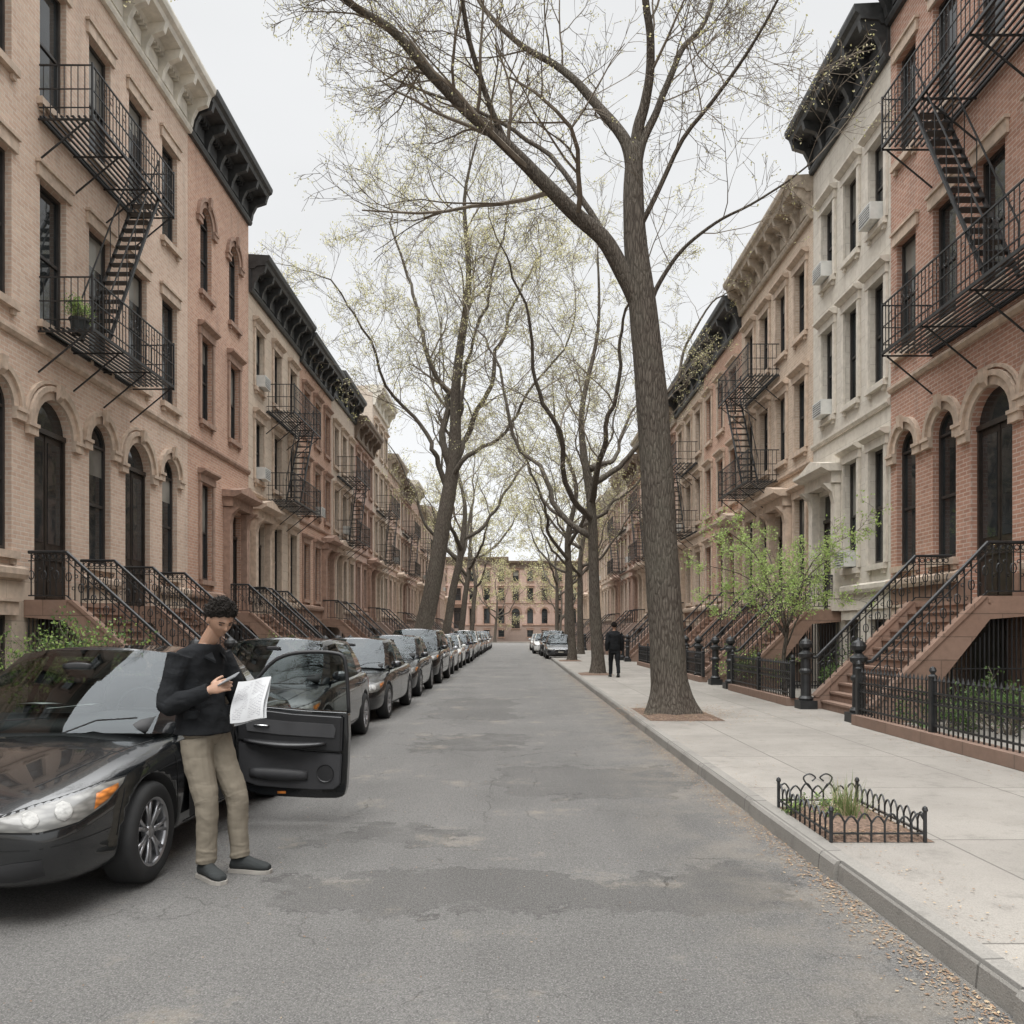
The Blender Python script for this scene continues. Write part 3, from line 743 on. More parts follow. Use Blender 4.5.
T.trunk([(-4.75,y,.1),(-4.65,y,.6),(-4.55,y,1.1),(-4.04,y,3.1),(-3.47,y,6.4),(-2.9,y,9.9),(-2.75,y-.4,13.5),(-2.15,y-1.0,17.8),(-2.3,y-1.6,21.3),(-1.7,y-2,23.8)],[.52,.48,.45,.41,.37,.32,.22,.14,.08,.035],16,1.0,(.9,3.6,.42))
for pts,r0 in [([(-3.1,y,9.0),(-3.15,y+.1,10.8),(-3.6,y+.5,13.6),(-5.0,y+1,16.9),(-5.5,y+1.5,20.2),(-6.4,y+2,23)],.22),
 ([(-3.05,y,9.3),(-2.5,y+.1,10.7),(-1.5,y+.3,12.4),(-.6,y+.8,15.5),(.7,y+1.4,18.8),(1.1,y+2,21)],.2),
 ([(-3.2,y,8.4),(-3.8,y-.2,10.0),(-5.0,y-.6,12.0),(-6.4,y-1.6,14.8),(-8.4,y-2.6,17.2)],.16),
 ([(-3.1,y,8.9),(-2.2,y-.4,9.9),(-.8,y-.8,10.6),(1.0,y-1.8,12.7),(2.7,y-2.6,15.4)],.15),
 ([(-2.8,y-.1,11.5),(-1.8,y-1.2,14),(-1.1,y-2.2,17),(-.2,y-3,20.5)],.12)]:
    T.limb(pts,r0,.03,.9,3.7,.2,9)
T.make('street_tree','tall leaning street tree with pale spring buds',(-4.75,38,.12))
def gentree(seed,x,y,h,fork,r,n,leaf,lean=0,label='slender street tree with bare spring branches',ks=(4,4,2),sp=1.15,cl=2.9,rm=.012,lp=.9,spread=.55):
    T=Tree(seed,list(ks),.57,rm,.27,.05,leaf,3,lp=lp,wand=.42); q=random.Random(seed)
    top=V3((x+lean,y,fork))
    T.trunk([(x,y,.1),(x+.02,y,.7),(x+lean*.3,y,fork*.35),(x+lean*.6,y,fork*.68),tuple(top),(top.x+q.uniform(-.5,.5),y+.2,fork+(h-fork)*.35),(top.x+q.uniform(-.7,.7),y+.3,fork+(h-fork)*.7),(top.x+q.uniform(-.8,.8),y,h)],[r,r*.9,r*.82,r*.74,r*.64,r*.42,r*.24,.03],12,.6,(sp,cl,.45))
    for k in range(n):
        a=2*math.pi*k/n+q.uniform(0,.9)+seed; rr=q.uniform(.8,1.1)*spread*(h-fork); hh=h*q.uniform(.72,.98)
        z0=fork*(.82+.1*k)
        st=V3((x+lean*min(1,.5+.5*z0/fork),y,min(z0,fork+1.5)))
        T.limb([tuple(st),(st.x+rr*.4*math.cos(a),y+rr*.4*math.sin(a),st.z+(hh-st.z)*.18),(st.x+rr*.75*math.cos(a),y+rr*.75*math.sin(a),st.z+(hh-st.z)*.5),(st.x+rr*.95*math.cos(a),y+rr*.95*math.sin(a),st.z+(hh-st.z)*.78),(st.x+rr*1.2*math.cos(a),y+rr*1.2*math.sin(a),hh)],r*.5,.022,sp,cl,.2,8)
    T.make('street_tree',label,(x,y,.12))
gentree(21,2.87,28,15,6.0,.25,5,.04,-.2,ks=(4,4,3),sp=.85,cl=2.4,rm=.007)
gentree(22,2.9,41,14,6.5,.24,4,.055,-.2,rm=.009,ks=(4,4,3))
gentree(23,4.4,54,14,6.5,.26,4,.078,0,sp=1.3,rm=.012)
gentree(24,4.4,68,14,6.5,.26,4,.1,0,sp=1.4,rm=.015)
gentree(25,4.4,84,14,6.5,.26,3,.12,0,sp=1.6,rm=.018)
gentree(26,-4.85,54,16,7,.34,4,.08,1.2,sp=1.2,rm=.012)
gentree(27,-4.85,70,15,7,.32,4,.1,.8,sp=1.4,rm=.015)
gentree(28,-4.85,88,14,7,.32,3,.12,.5,sp=1.6,rm=.018)
gentree(29,-3.0,117.5,11,4,.25,4,.13,.3,sp=1.3,rm=.02,cl=2.4)
gentree(30,6.5,117.5,11,4,.25,4,.13,.3,sp=1.3,rm=.02,cl=2.4)
T=Tree(31,[6,5,3],.56,.005,.28,-.01,.042,4,mats=('leaf','leaf3'),lp=1,wand=.08)
T.trunk([(6.05,17.9,.1),(6.0,17.9,.9),(6.1,17.9,1.7)],[.05,.045,.04],8,.3)
for k in range(9):
    a=2*math.pi*k/9+.2; L=R.uniform(1.2,1.9); lz=.45*(k%3)
    T.limb([(6.08,17.9,1.3+.05*k),(6.0+L*.4*math.cos(a),17.9+L*.35*math.sin(a),2.2+lz),(5.95+L*math.cos(a),17.9+L*.75*math.sin(a),2.4+lz*1.5)],.022,.007,.24,.68,.2,5,1)
T.make('small_tree','small feathery bright green tree in front yard behind fence',(6.05,17.9,.12),None)
def shrub(x,y,z,rx,rz,n,label,mats=('leaf2','leaf'),seed=1,leaf=.05):
    T=Tree(seed,[5,4],.6,.004,.3,.05,leaf,5,2,mats)
    for k in range(n):
        a=T.r.uniform(0,6.28); T.grow(V3((x+.1*math.cos(a),y+.1*math.sin(a),z)),V3((math.cos(a)*rx,math.sin(a)*rx,rz)).normalized(),rz*T.r.uniform(.5,.9),.012,0)
    me=T.C.mesh('shrub',[M['twig'],M[mats[0]],M[mats[1]]],False,False)
    for v in me.vertices: v.co-=V3((x,y,z))
    return thing('shrub',label,'shrub',(x,y,z),None,None,me)
shrub(-7.2,13.0,.12,.8,1.6,22,'green shrub beside the front steps',seed=3,leaf=.045)
shrub(7.1,11.6,.12,1,.9,16,'dark green shrub behind iron fence',('leaf2','leaf2'),4,.035)
shrub(6.6,12.3,.12,1,.6,12,'low dark green shrub beside brown steps',('leaf2','leaf2'),14,.035)
shrub(6.6,21.5,.12,1,1.1,14,'green shrub in front yard',seed=6)
shrub(7.3,17.1,.12,1,1.1,14,'dark green shrub beside brown steps',('leaf2','leaf2'),7,.04)
shrub(-7.0,24.5,.12,1,1.4,14,'green shrub between stoops',seed=8)

# ------------------------------------------------------------------ tree pits, fences
def pit(x0,x1,y0,y1,label):
    g=MB(); n=14
    for i in range(n):
        for j in range(n):
            q=[]
            for a,b in ((i,j),(i+1,j),(i+1,j+1),(i,j+1)):
                x=x0+(x1-x0)*a/n;y=y0+(y1-y0)*b/n
                ed=min(a,n-a,b,n-b)/n
                q.append((x,y,.124+min(ed,.2)*.2+(.03*abs(noise.noise(V3((x*5,y*5,0)))) if ed>0 else 0)))
            g.face(q)
    o=structure('planting_bed',g.mesh('planting_bed',[M['soil']],True)); o['label']=label; return o
pit(2.25,3.5,13.3,15.5,'mulch bed round tree trunk'); pit(2.22,2.95,5.62,6.75,'mulch bed inside low guard'); pit(2.25,3.4,27.2,28.9,'mulch bed round tree')
pit(2.25,3.4,40.2,41.8,'mulch bed round tree')
def litter():
    g=MB(); q=random.Random(4)
    def leaf(x,y,z,s):
        a=q.uniform(0,6.28); t=q.uniform(-.5,.5); c,d=math.cos(a)*s,math.sin(a)*s
        g.face([(x-c,y-d,z+.004),(x+d*.5,y-c*.5,z+.004+abs(t)*s*.4),(x+c,y+d,z+.006),(x-d*.5,y+c*.5,z+.004)],q.choice([0,0,1]))
    for _ in range(9000):
        y=2+28*q.random()**1.5; x=XR-abs(q.gauss(0,.11+.12*max(0,noise.noise(V3((y*1.3,0,0))))))-.01; leaf(x,y,.002,q.uniform(.004,.014))
    for _ in range(1800): leaf(2.87+q.gauss(0,.55),14.4+q.gauss(0,.75),.165,q.uniform(.012,.03))
    for _ in range(1200): leaf(q.uniform(2.24,2.94),q.uniform(5.65,6.72),.16,q.uniform(.006,.018))
    for _ in range(1200): leaf(2.2+abs(q.gauss(0,.3)),2+28*q.random()**1.5,.126,q.uniform(.005,.013))
    for _ in range(900): leaf(q.uniform(-2.2,2.0),q.uniform(2.5,25),.002,q.uniform(.004,.01))
    for _ in range(700): leaf(5.25-abs(q.gauss(0,.12)),q.uniform(4,25),.126,q.uniform(.006,.018))
    thing('fallen_leaves','dry brown leaf litter along kerb and tree pits','leaf litter',(0,0,0),None,'stuff',g.mesh('fallen_leaves',[M['leafdry1'],M['leafdry2']],False,False))
litter()
def iron_fence(x,y0,y1,h=.82,label='black iron fence on low stone base'):
    e=thing('iron_fence',label,'fence',(x,y0,.12),'iron fences in front of the houses')
    L=y1-y0
    g=MB(); g.box(-.12,.12,0,L,-.01,.16); mkobj('stone_base',g.mesh('stone_base',[M['stone_brown']]),e)
    g=MB()
    for z in (.24,h-.16,h-.3): g.box(-.016,.016,0.02,L-.02,z,z+.025)
    u=.08;k=0
    while u<L-.05:
        g.tube([(0,u,.16),(0,u,h)],.0115,4); g.lathe((0,u,h),[(.009,0),(.024,.02),(.014,.05),(0,.1)],5)
        g.ring((0,u+.055,h-.22),.045,.009,'x',8,3)
        if k%2==0: g.ring((0,u+.055,.4),.05,.009,'x',8,3,squash=1.4)
        u+=.11;k+=1
    mkobj('railing',g.mesh('railing',[M['iron']]),e)
    np=max(1,round(L/2.4))
    for k in range(np+1):
        g=MB(); u=L*k/np; g.box(-.04,.04,u-.04,u+.04,.16,h+.06); g.lathe((0,u,h+.06),[(.055,0),(.06,.02),(.025,.05),(.05,.09),(.035,.13),(0,.15)],8)
        mkobj('fence_post',g.mesh('fence_post',[M['iron']]),e)
iron_fence(5.5,6.0,12.8); iron_fence(5.55,16.0,20.4); iron_fence(5.55,23.6,28.0); iron_fence(5.6,2.2,5.2)
iron_fence(5.6,31.5,36,.8); iron_fence(-6.0,11,13.3); iron_fence(-6.0,21.5,24); iron_fence(-6.0,28.5,32)
g=MB()
def hoop(p,q,h):
    P=V3(p);Q=V3(q)
    pts=[P,P+V3((0,0,h*.7))]
    for k in range(1,6):
        t=k/6; pts.append(P.lerp(Q,t)+V3((0,0,h*.7+math.sin(math.pi*t)*h*.3)))
    pts+= [Q+V3((0,0,h*.7)),Q]
    g.tube(pts,.0075,5)
GW,GL=.66,1.12
cor=[(0,0),(GW,0),(GW,GL),(0,GL)]
for i in range(4):
    a=V3((*cor[i],0));b=V3((*cor[(i+1)%4],0)); n=round((b-a).length/.1)
    for k in range(n):
        p=a.lerp(b,k/n);q=a.lerp(b,(k+1)/n); hoop(p,q,.18 if k%2 else .2)
    g.tube([a+V3((0,0,.06)),b+V3((0,0,.06))],.009,4)
    g.tube([a,a+V3((0,0,.21))],.013,6); g.lathe((a.x,a.y,.21),[(.013,0),(.022,.015),(.015,.035),(0,.045)],8)
for s in (-1,1):
    g.tube(catmull([(GW*.5,GL,.1),(GW*.5+s*.09,GL,.19),(GW*.5+s*.12,GL,.25),(GW*.5+s*.07,GL,.28),(GW*.5+s*.02,GL,.25),(GW*.5+s*.05,GL,.22)],4),.007,5)
thing('tree_guard','low black iron hoop guard round planting bed','garden guard',(2.22,5.62,.125),None,None,g.mesh('tree_guard',[M['iron']]))
M['blade']=leafmat('grass_blade',(.18,.23,.09)); M['bladedry']=leafmat('dry_blade',(.38,.33,.2))
g=MB(); q=random.Random(9)
for k in range(130):
    a=q.uniform(0,6.28);t=q.uniform(.15,.8);L=q.uniform(.18,.4); w=.006
    pts=[]; bx,by=q.gauss(0,.05),q.gauss(0,.06)
    for s in range(5):
        x=s/4; rr=L*x*math.sin(t); zz=L*x*math.cos(t)-.25*L*x*x*t
        pts.append(V3((bx+rr*math.cos(a),by+rr*math.sin(a),zz)))
    sdv=V3((-math.sin(a),math.cos(a),0))
    for s in range(4):
        w0=w*(1-s/4.2);w1=w*(1-(s+1)/4.2)
        g.face([pts[s]-sdv*w0,pts[s]+sdv*w0,pts[s+1]+sdv*w1,pts[s+1]-sdv*w1],0 if k%3 else 1)
thing('spiky_plant','spiky green grass plant in guarded bed','plant',(2.6,6.3,.15),None,None,g.mesh('spiky_plant',[M['blade'],M['bladedry']],False,False))
shrub(2.45,6.45,.14,1,.16,8,'low green weeds in guarded bed',seed=12,leaf=.014)
g=MB(); g.lathe((0,0,0),[(0,.0),(.12,0),(.16,.26),(.18,.26),(.18,.3),(.15,.3),(.14,.26),(0,.25)],12)
pp=thing('potted_plant','dark pot with leafy plant on fire escape','potted plant',(-8.45,15.5,7.36)); mkobj('pot',g.mesh('pot',[simple('dark_pot',(.03,.035,.035),.6)]),pp)
T=Tree(44,[4,3],.6,.004,.3,.05,.03,5,2,('leaf','leaf2'))
for k in range(12):
    a=k*.52; T.grow(V3((0,0,.25)),V3((math.cos(a)*.7,math.sin(a)*.7,1)).normalized(),.32,.008,0)
mkobj('foliage',T.C.mesh('foliage',[M['twig'],M['leaf'],M['leaf2']],False,False),pp)

# ------------------------------------------------------------------ cars
def paint(name,c,metal=.0,rough=.22):
    m,nt,b=newmat(name); p=posc(nt)
    b.inputs['Metallic'].default_value=metal; b.inputs['Coat Weight'].default_value=1; b.inputs['Coat Roughness'].default_value=.02
    b.inputs['Base Color'].default_value=c4(c)
    nt.links.new(rng(nt,nz(nt,p,12,4),.3,.8,rough,rough*1.3),b.inputs['Roughness'])
    return m
PNT={'black':paint('black_car_paint',(.006,.007,.008)),'grey':paint('dark_grey_car_paint',(.05,.053,.057),.4),'charcoal':paint('charcoal_car_paint',(.022,.024,.027),.3),
 'silver':paint('silver_car_paint',(.32,.33,.34),.5),'white':paint('white_car_paint',(.6,.6,.58)),'blue':paint('dark_blue_car_paint',(.012,.018,.038),.3)}
def clearglass(name,tint,ior):
    m,nt,b=newmat(name); nt.nodes.remove(b)
    tb=nd(nt,'ShaderNodeBsdfTransparent',{0:c4(tint)}); gb=nd(nt,'ShaderNodeBsdfGlossy',{0:(.85,.9,.93,1),1:.015})
    lw=nd(nt,'ShaderNodeLayerWeight',{0:.5}).outputs[1]
    fac=rng(nt,mth(nt,'POWER',lw,ior),0,1,.04,.5)
    mx=nd(nt,'ShaderNodeMixShader',{0:fac,1:tb.outputs[0],2:gb.outputs[0]})
    nt.links.new(mx.outputs[0],nt.nodes['Material Output'].inputs[0]); return m
CG=clearglass('car_glass',(.45,.49,.48),3.6)
RUB=simple('tyre_rubber',(.02,.02,.02),.85,var=.3); TRIMB=simple('black_plastic',(.015,.015,.016),.5,var=.2)
INT=simple('dark_interior_cloth',(.05,.048,.045),.85,var=.2); DASH=simple('dashboard_vinyl',(.03,.03,.031),.7,var=.2)
RIM=simple('alloy_rim',(.4,.4,.41),.3,metal=.8,var=.1); CHR=simple('chrome',(.6,.6,.6),.15,metal=1,var=.05)
def lampmat(name,c,dk=.35):
    m,nt,b=newmat(name); p=posc(nt)
    v=nd(nt,'ShaderNodeTexVoronoi',{'Vector':nd(nt,'ShaderNodeMapping',{'Vector':p,'Scale':(9,9,30)}).outputs[0],'Scale':1.5}).outputs[0]
    nt.links.new(mixc(nt,rng(nt,v,.15,.7),c,[x*dk for x in c]),b.inputs['Base Color'])
    b.inputs['Roughness'].default_value=.4; b.inputs['Coat Weight'].default_value=.6; b.inputs['Coat Roughness'].default_value=.02
    return m
HL=lampmat('headlight_lens',(.2,.195,.18),.5); AMB=lampmat('amber_lens',(.6,.2,.035)); RED=lampmat('red_lens',(.3,.01,.01)); PLATE=simple('plain_number_plate',(.45,.43,.37),.5)
REF=simple('lamp_reflector',(.3,.295,.28),.5,var=.3,scale=40)
SEAM=simple('panel_gap',(.004,.004,.004),.8)
def evalmesh(o,name):
    dg=bpy.context.evaluated_depsgraph_get(); dg.update()
    me=bpy.data.meshes.new_from_object(o.evaluated_get(dg)); me.name=name; return me
def car_meshes(kind):
    if kind=='sedan':
        S=[(0,.58,.30,.50,.56),(.04,.70,.22,.585,.64),(.22,.82,.18,.665,.73),(.6,.87,.17,.755,.825),(1.15,.885,.17,.85,.93),(1.9,.89,.17,.885,.95),(3.0,.89,.17,.905,.96),(3.7,.885,.18,.92,1.0),(4.2,.85,.2,.91,1.01),(4.5,.79,.25,.87,.97),(4.6,.66,.33,.8,.88)]
        L=4.6; wh=.32;wf,wr=.92,3.62
    elif kind=='hatch':
        S=[(0,.56,.30,.52,.58),(.04,.70,.22,.62,.68),(.2,.81,.18,.71,.78),(.5,.86,.17,.80,.87),(1.0,.875,.17,.90,.98),(1.7,.88,.17,.93,1.0),(2.8,.88,.17,.95,1.0),(3.4,.875,.18,.97,1.02),(3.9,.85,.2,.97,1.02),(4.15,.8,.25,.93,.99),(4.22,.68,.33,.84,.9)]
        L=4.22; wh=.32; wf,wr=.85,3.42
    else:
        S=[(0,.6,.36,.62,.72),(.05,.74,.28,.76,.86),(.2,.86,.24,.87,.95),(.5,.92,.23,.95,1.02),(1.0,.935,.23,1.02,1.08),(1.7,.94,.23,1.04,1.09),(2.9,.94,.23,1.06,1.1),(3.6,.935,.24,1.07,1.11),(4.3,.92,.26,1.08,1.12),(4.55,.88,.3,1.04,1.1),(4.65,.76,.38,.94,1.0)]
        L=4.65; wh=.36; wf,wr=.92,3.7
    g=MB(); rows=[]
    for (y,w,zb,zs,zt) in S:
        prof=[(0,zb),(.6*w,zb),(.93*w,zb+.02),(.985*w,zb+.13),(w,zb+(zs-zb)*.5),(.995*w,zb+(zs-zb)*.74),(.965*w,zs-.035),(.9*w,zs+.01),(.66*w,zt-.012),(.3*w,zt+.008),(0,zt+.012)]
        full=[(x,y,z) for x,z in prof]+[(-x,y,z) for x,z in prof[-2:0:-1]]
        rows.append(full)
    n=len(rows[0])
    for r in rows: g.v.extend(r)
    for k in range(len(rows)-1):
        for j in range(n):
            a=k*n+j;b=k*n+(j+1)%n; g.f.append((a,b,b+n,a+n)); g.m.append(0)
    for base in (0,(len(rows)-1)*n):
        for j in range(0,n//2):
            a,b,c,d=base+j,base+j+1,base+(n-j-1)%n,base+(n-j)%n
            f=[a,b,c,d]; f=[q for i,q in enumerate(f) if q not in f[:i]]
            if len(f)>=3: g.f.append(tuple(f)); g.m.append(0)
    me=g.mesh('car_body_base',[TRIMB,TRIMB],True)
    o=mkobj('tmp',me); ss=o.modifiers.new('s','SUBSURF'); ss.levels=3 if kind=='sedan' else 2; ss.render_levels=ss.levels
    cyl=[]
    for yy in (wf,wr):
        for sx in (-1,1):
            c=MB(); R0=wh+.055
            c.lathe((0,yy,wh),[(R0,sx*.6),(R0,sx*1.3)],40,1,'x')
            c.f.append(tuple(range(40))); c.m.append(1); c.f.append(tuple(range(40,80))); c.m.append(1)
            co=mkobj('cut',c.mesh('cut',[TRIMB,TRIMB],True)); cyl.append(co)
            bo=o.modifiers.new('b','BOOLEAN'); bo.operation='DIFFERENCE'; bo.object=co; bo.solver='EXACT'
    body=evalmesh(o,'car_body')
    bmt=bmesh.new(); bmt.from_mesh(body); bvh=BVHTree.FromBMesh(bmt); bmt.free()
    for c in cyl: bpy.data.objects.remove(c)
    bpy.data.objects.remove(o)
    if kind=='sedan':
        B=[(0,1.0,.94),(.42,1.05,.935),(.73,1.22,.91),(.80,1.40,.89),(.822,2.28,.885),(.822,2.37,.885),(.815,3.2,.9),(.77,3.62,.93),(.42,3.96,.98),(0,4.0,.985)]
        Tt=[(0,1.85,1.465),(.36,1.87,1.46),(.565,1.93,1.435),(.60,2.05,1.43),(.625,2.42,1.45),(.625,2.5,1.45),(.60,3.05,1.425),(.555,3.28,1.405),(.34,3.4,1.425),(0,3.42,1.43)]
    elif kind=='hatch':
        B=[(0,.85,.96),(.42,.9,.955),(.72,1.07,.93),(.79,1.27,.93),(.812,2.1,.93),(.812,2.19,.93),(.805,3.1,.94),(.76,3.75,.95),(.42,4.02,.95),(0,4.05,.95)]
        Tt=[(0,1.7,1.50),(.36,1.72,1.495),(.575,1.78,1.47),(.61,1.88,1.465),(.635,2.2,1.485),(.635,2.28,1.485),(.615,3.1,1.46),(.58,3.45,1.44),(.36,3.58,1.455),(0,3.6,1.46)]
    else:
        B=[(0,.85,1.07),(.46,.9,1.065),(.78,1.05,1.04),(.85,1.25,1.03),(.87,2.15,1.03),(.87,2.25,1.03),(.865,3.3,1.04),(.84,4.2,1.06),(.46,4.46,1.08),(0,4.48,1.08)]
        Tt=[(0,1.55,1.68),(.42,1.57,1.675),(.65,1.63,1.65),(.69,1.73,1.645),(.71,2.2,1.67),(.71,2.3,1.67),(.70,3.4,1.66),(.68,3.95,1.64),(.44,4.16,1.65),(0,4.18,1.655)]
    ts=[0,.15,.3,.45,.6,.75,.9,1.0]
    def P(i,t,s,f=0):
        a=V3(B[i]).lerp(V3(B[min(i+1,9)]),f);b=V3(Tt[i]).lerp(V3(Tt[min(i+1,9)]),f); p=a.lerp(b,t); bl=math.sin(math.pi*t)*.026
        if 2<=i<=7: p.x+=bl
        else: p.y+= -bl if i<2 else bl; p.z+=bl*.6
        return (p.x*s,p.y,p.z)
    fr=MB(); ws=MB(); rw=MB(); sw={1:MB(),-1:MB()}
    kinds=['ws','ws','pil','win','pil','win','pil','rw','rw']
    nt_=len(ts)-1
    for s in (1,-1):
        for i,kd in enumerate(kinds):
            for a in range(nt_):
                b=a+1
                q=[P(i,ts[a],s),P(i+1,ts[a],s),P(i+1,ts[b],s),P(i,ts[b],s)]
                if kd=='pil': fr.face(q)
                elif kd=='win': (sw[s] if a<nt_-1 else fr).face(q)
                elif kd=='ws': ws.face(q)
                else: rw.face(q)
    n=len(Tt)
    xs=[-1,-.8,-.6,-.4,-.2,0,.2,.4,.6,.8,1]
    def RP(i,u):
        w=Tt[i][0]; return (w*u,Tt[i][1],Tt[i][2]+.04*(1-abs(u)**2.4)*min(1,w*2))
    for i in range(n-1):
        for a,b in zip(xs,xs[1:]):
            fr.face([RP(i,a),RP(i,b),RP(i+1,b),RP(i+1,a)])
    def mer(mb,name,mat):
        me=mb.mesh(name,[mat],True,False); bm=bmesh.new(); bm.from_mesh(me); bmesh.ops.remove_doubles(bm,verts=bm.verts,dist=.0005); bmesh.ops.recalc_face_normals(bm,faces=bm.faces); bm.to_mesh(me); bm.free()
        me.polygons.foreach_set('use_smooth',[True]*len(me.polygons)); return me
    parts={'cabin_frame':mer(fr,'cabin_frame',TRIMB),'windshield':mer(ws,'windshield',CG),'rear_window':mer(rw,'rear_window',CG),'side_window':[mer(sw[1],'side_window',CG),mer(sw[-1],'side_window',CG)]}
    zb=S[5][4]+.008; zr=Tt[4][2]; y0=B[1][1]; D=[]
    g=MB(); g.loft([(V3((x,y0+.42,zb-.02)),V3((0,.27,0)),V3((0,0,.085+.02*math.exp(-((x-.36)/.16)**2)))) for x in (-.7,-.5,-.3,-.1,.1,.2,.3,.4,.5,.6,.7)],16)
    D.append(('dashboard',g.mesh('dashboard',[DASH],True)))
    g=MB(); c=V3((.36,y0+.78,zb+.06)); pts=[c+V3((.17*math.cos(a),.05*math.sin(a),.16*math.sin(a))) for a in [2*math.pi*k/20 for k in range(21)]]
    g.tube(pts,.013,6,0,False); g.tube([c-V3((.17,0,0)),c+V3((.17,0,0))],.012,5)
    D.append(('steering_wheel',g.mesh('steering_wheel',[TRIMB],True)))
    for yy in (B[4][1]-.08,B[4][1]+.85):
        for x in (-.36,.36):
            g=MB(); hz=zr-zb
            g.loft([(V3((x,yy+.02*k,zb-.03+hz*.52*k/6)),V3((.24*(1-.25*(k/6)**3),0,0)),V3((0,.06*(1-.3*(k/6)**2),0))) for k in range(7)],16)
            g.loft([(V3((x,yy+.12,zb+hz*(.56+.27*k/5))),V3((.125*math.sin(math.pi*(k+.8)/6.6)**.4,0,0)),V3((0,.045*math.sin(math.pi*(k+.8)/6.6)**.4,0))) for k in range(6)],14)
            D.append(('seat',g.mesh('seat',[INT],True)))
    g=MB(); g.loft([(V3((-.1+.2*k/6,B[0][1]+.62,zr-.1)),V3((0,.008,0)),V3((0,0,.03*math.sin(math.pi*(k+.6)/7.2)**.4))) for k in range(7)],10)
    D.append(('rear_view_mirror',g.mesh('rear_view_mirror',[TRIMB],True)))
    def decal(name,mat,org,axa,dirv,bot,top,ns=16,nt_=6,off=.004):
        g=MB(); org=V3(org);A=V3(axa).normalized();Dd=V3(dirv).normalized()
        def cv(c,s):
            x=s*(len(c)-1);i=min(int(x),len(c)-2);f=x-i; return (c[i][0]*(1-f)+c[i+1][0]*f,c[i][1]*(1-f)+c[i+1][1]*f)
        grid=[]
        for i in range(ns+1):
            row=[]
            b=cv(bot,i/ns);t=cv(top,i/ns)
            for j in range(nt_+1):
                f=j/nt_; a=b[0]*(1-f)+t[0]*f; z=b[1]*(1-f)+t[1]*f
                o_=org+A*a+V3((0,0,z))-Dd*2
                h=bvh.ray_cast(o_,Dd,4)
                if h[0] is None: row.append(None)
                else:
                    edge=0 if (i in(0,ns) or j in (0,nt_)) else 1
                    row.append(h[0]-Dd*(off*(1+edge*.8)))
            grid.append(row)
        for i in range(ns):
            for j in range(nt_):
                q=[grid[i][j],grid[i+1][j],grid[i+1][j+1],grid[i][j+1]]
                if any(p is None for p in q): continue
                g.face([(p.x,p.y,p.z) for p in q])
        me=g.mesh(name,[mat],True,False); bm=bmesh.new(); bm.from_mesh(me); bmesh.ops.remove_doubles(bm,verts=bm.verts,dist=.0002); bm.to_mesh(me); bm.free(); return me
    z1=S[2][3]; dz=z1-.665
    for s in (1,-1):
        A=(.8*s,.6,0);Dr=(-.6*s,.8,0)
        D.append(('headlight_rim',decal('headlight_rim',SEAM,(0,0,dz),A,Dr,[(.345,.53),(.55,.518),(.75,.538),(.92,.6),(1.045,.69)],[(.345,.608),(.55,.66),(.75,.696),(.92,.726),(1.065,.728)],20,6,.001)))
        D.append(('headlight',decal('headlight',HL,(0,0,dz),A,Dr,[(.36,.54),(.55,.53),(.75,.55),(.92,.61),(1.03,.69)],[(.36,.60),(.55,.65),(.75,.685),(.92,.715),(1.05,.72)],24,8)))
        for a0,zz,r_ in ((.52,.593,.042),(.68,.618,.048)):
            D.append(('headlight_reflector',decal('headlight_reflector',REF,(0,0,dz),A,Dr,[(a0-r_,zz),(a0-r_*.7,zz-r_*.7),(a0,zz-r_),(a0+r_*.7,zz-r_*.7),(a0+r_,zz)],[(a0-r_,zz),(a0-r_*.7,zz+r_*.7),(a0,zz+r_),(a0+r_*.7,zz+r_*.7),(a0+r_,zz)],12,6,.009)))
        D.append(('turn_signal',decal('turn_signal',AMB,(0,0,dz),A,Dr,[(.84,.595),(.93,.63),(1.0,.675)],[(.86,.675),(.94,.69),(1.0,.70)],8,4,.011)))
        D.append(('fog_light_recess',decal('fog_light_recess',TRIMB,(0,0,0),(1*s,.1,0),(0,1,0),[(.40,.27),(.55,.265),(.68,.29)],[(.40,.35),(.55,.375),(.68,.385)],10,4)))
        D.append(('tail_light',decal('tail_light',RED,(0,L,0),(.8*s,-.6,0),(-.6*s,-.8,0),[(.45,.66+dz),(.9,.72+dz)],[(.45,.8+dz),(.9,.83+dz)],10,4)))
    D.append(('grille',decal('grille',TRIMB,(0,0,dz),(1,0,0),(0,1,0),[(-.36,.46),(0,.45),(.36,.46)],[(-.36,.56),(0,.575),(.36,.56)],16,4)))
    D.append(('grille_bar',decal('grille_bar',CHR,(0,0,dz),(1,0,0),(0,1,0),[(-.37,.555),(0,.57),(.37,.555)],[(-.37,.572),(0,.587),(.37,.572)],16,2,.008)))
    D.append(('lower_intake',decal('lower_intake',TRIMB,(0,0,0),(1,0,0),(0,1,0),[(-.3,.25),(.3,.25)],[(-.34,.37),(.34,.37)],12,4)))
    D.append(('number_plate',decal('number_plate',PLATE,(0,0,dz),(1,0,0),(0,1,0),[(-.155,.385),(.155,.385)],[(-.155,.455),(.155,.455)],4,2,.012)))
    seams=MB()
    cab=[B[3][1]-.12,B[4][1]+.045,B[6][1]+.02]
    zsd=S[5][3]
    def addm(m_):
        i=len(seams.v); seams.v.extend([tuple(v.co) for v in m_.vertices])
        for p in m_.polygons: seams.f.append(tuple(i+k for k in p.vertices)); seams.m.append(0)
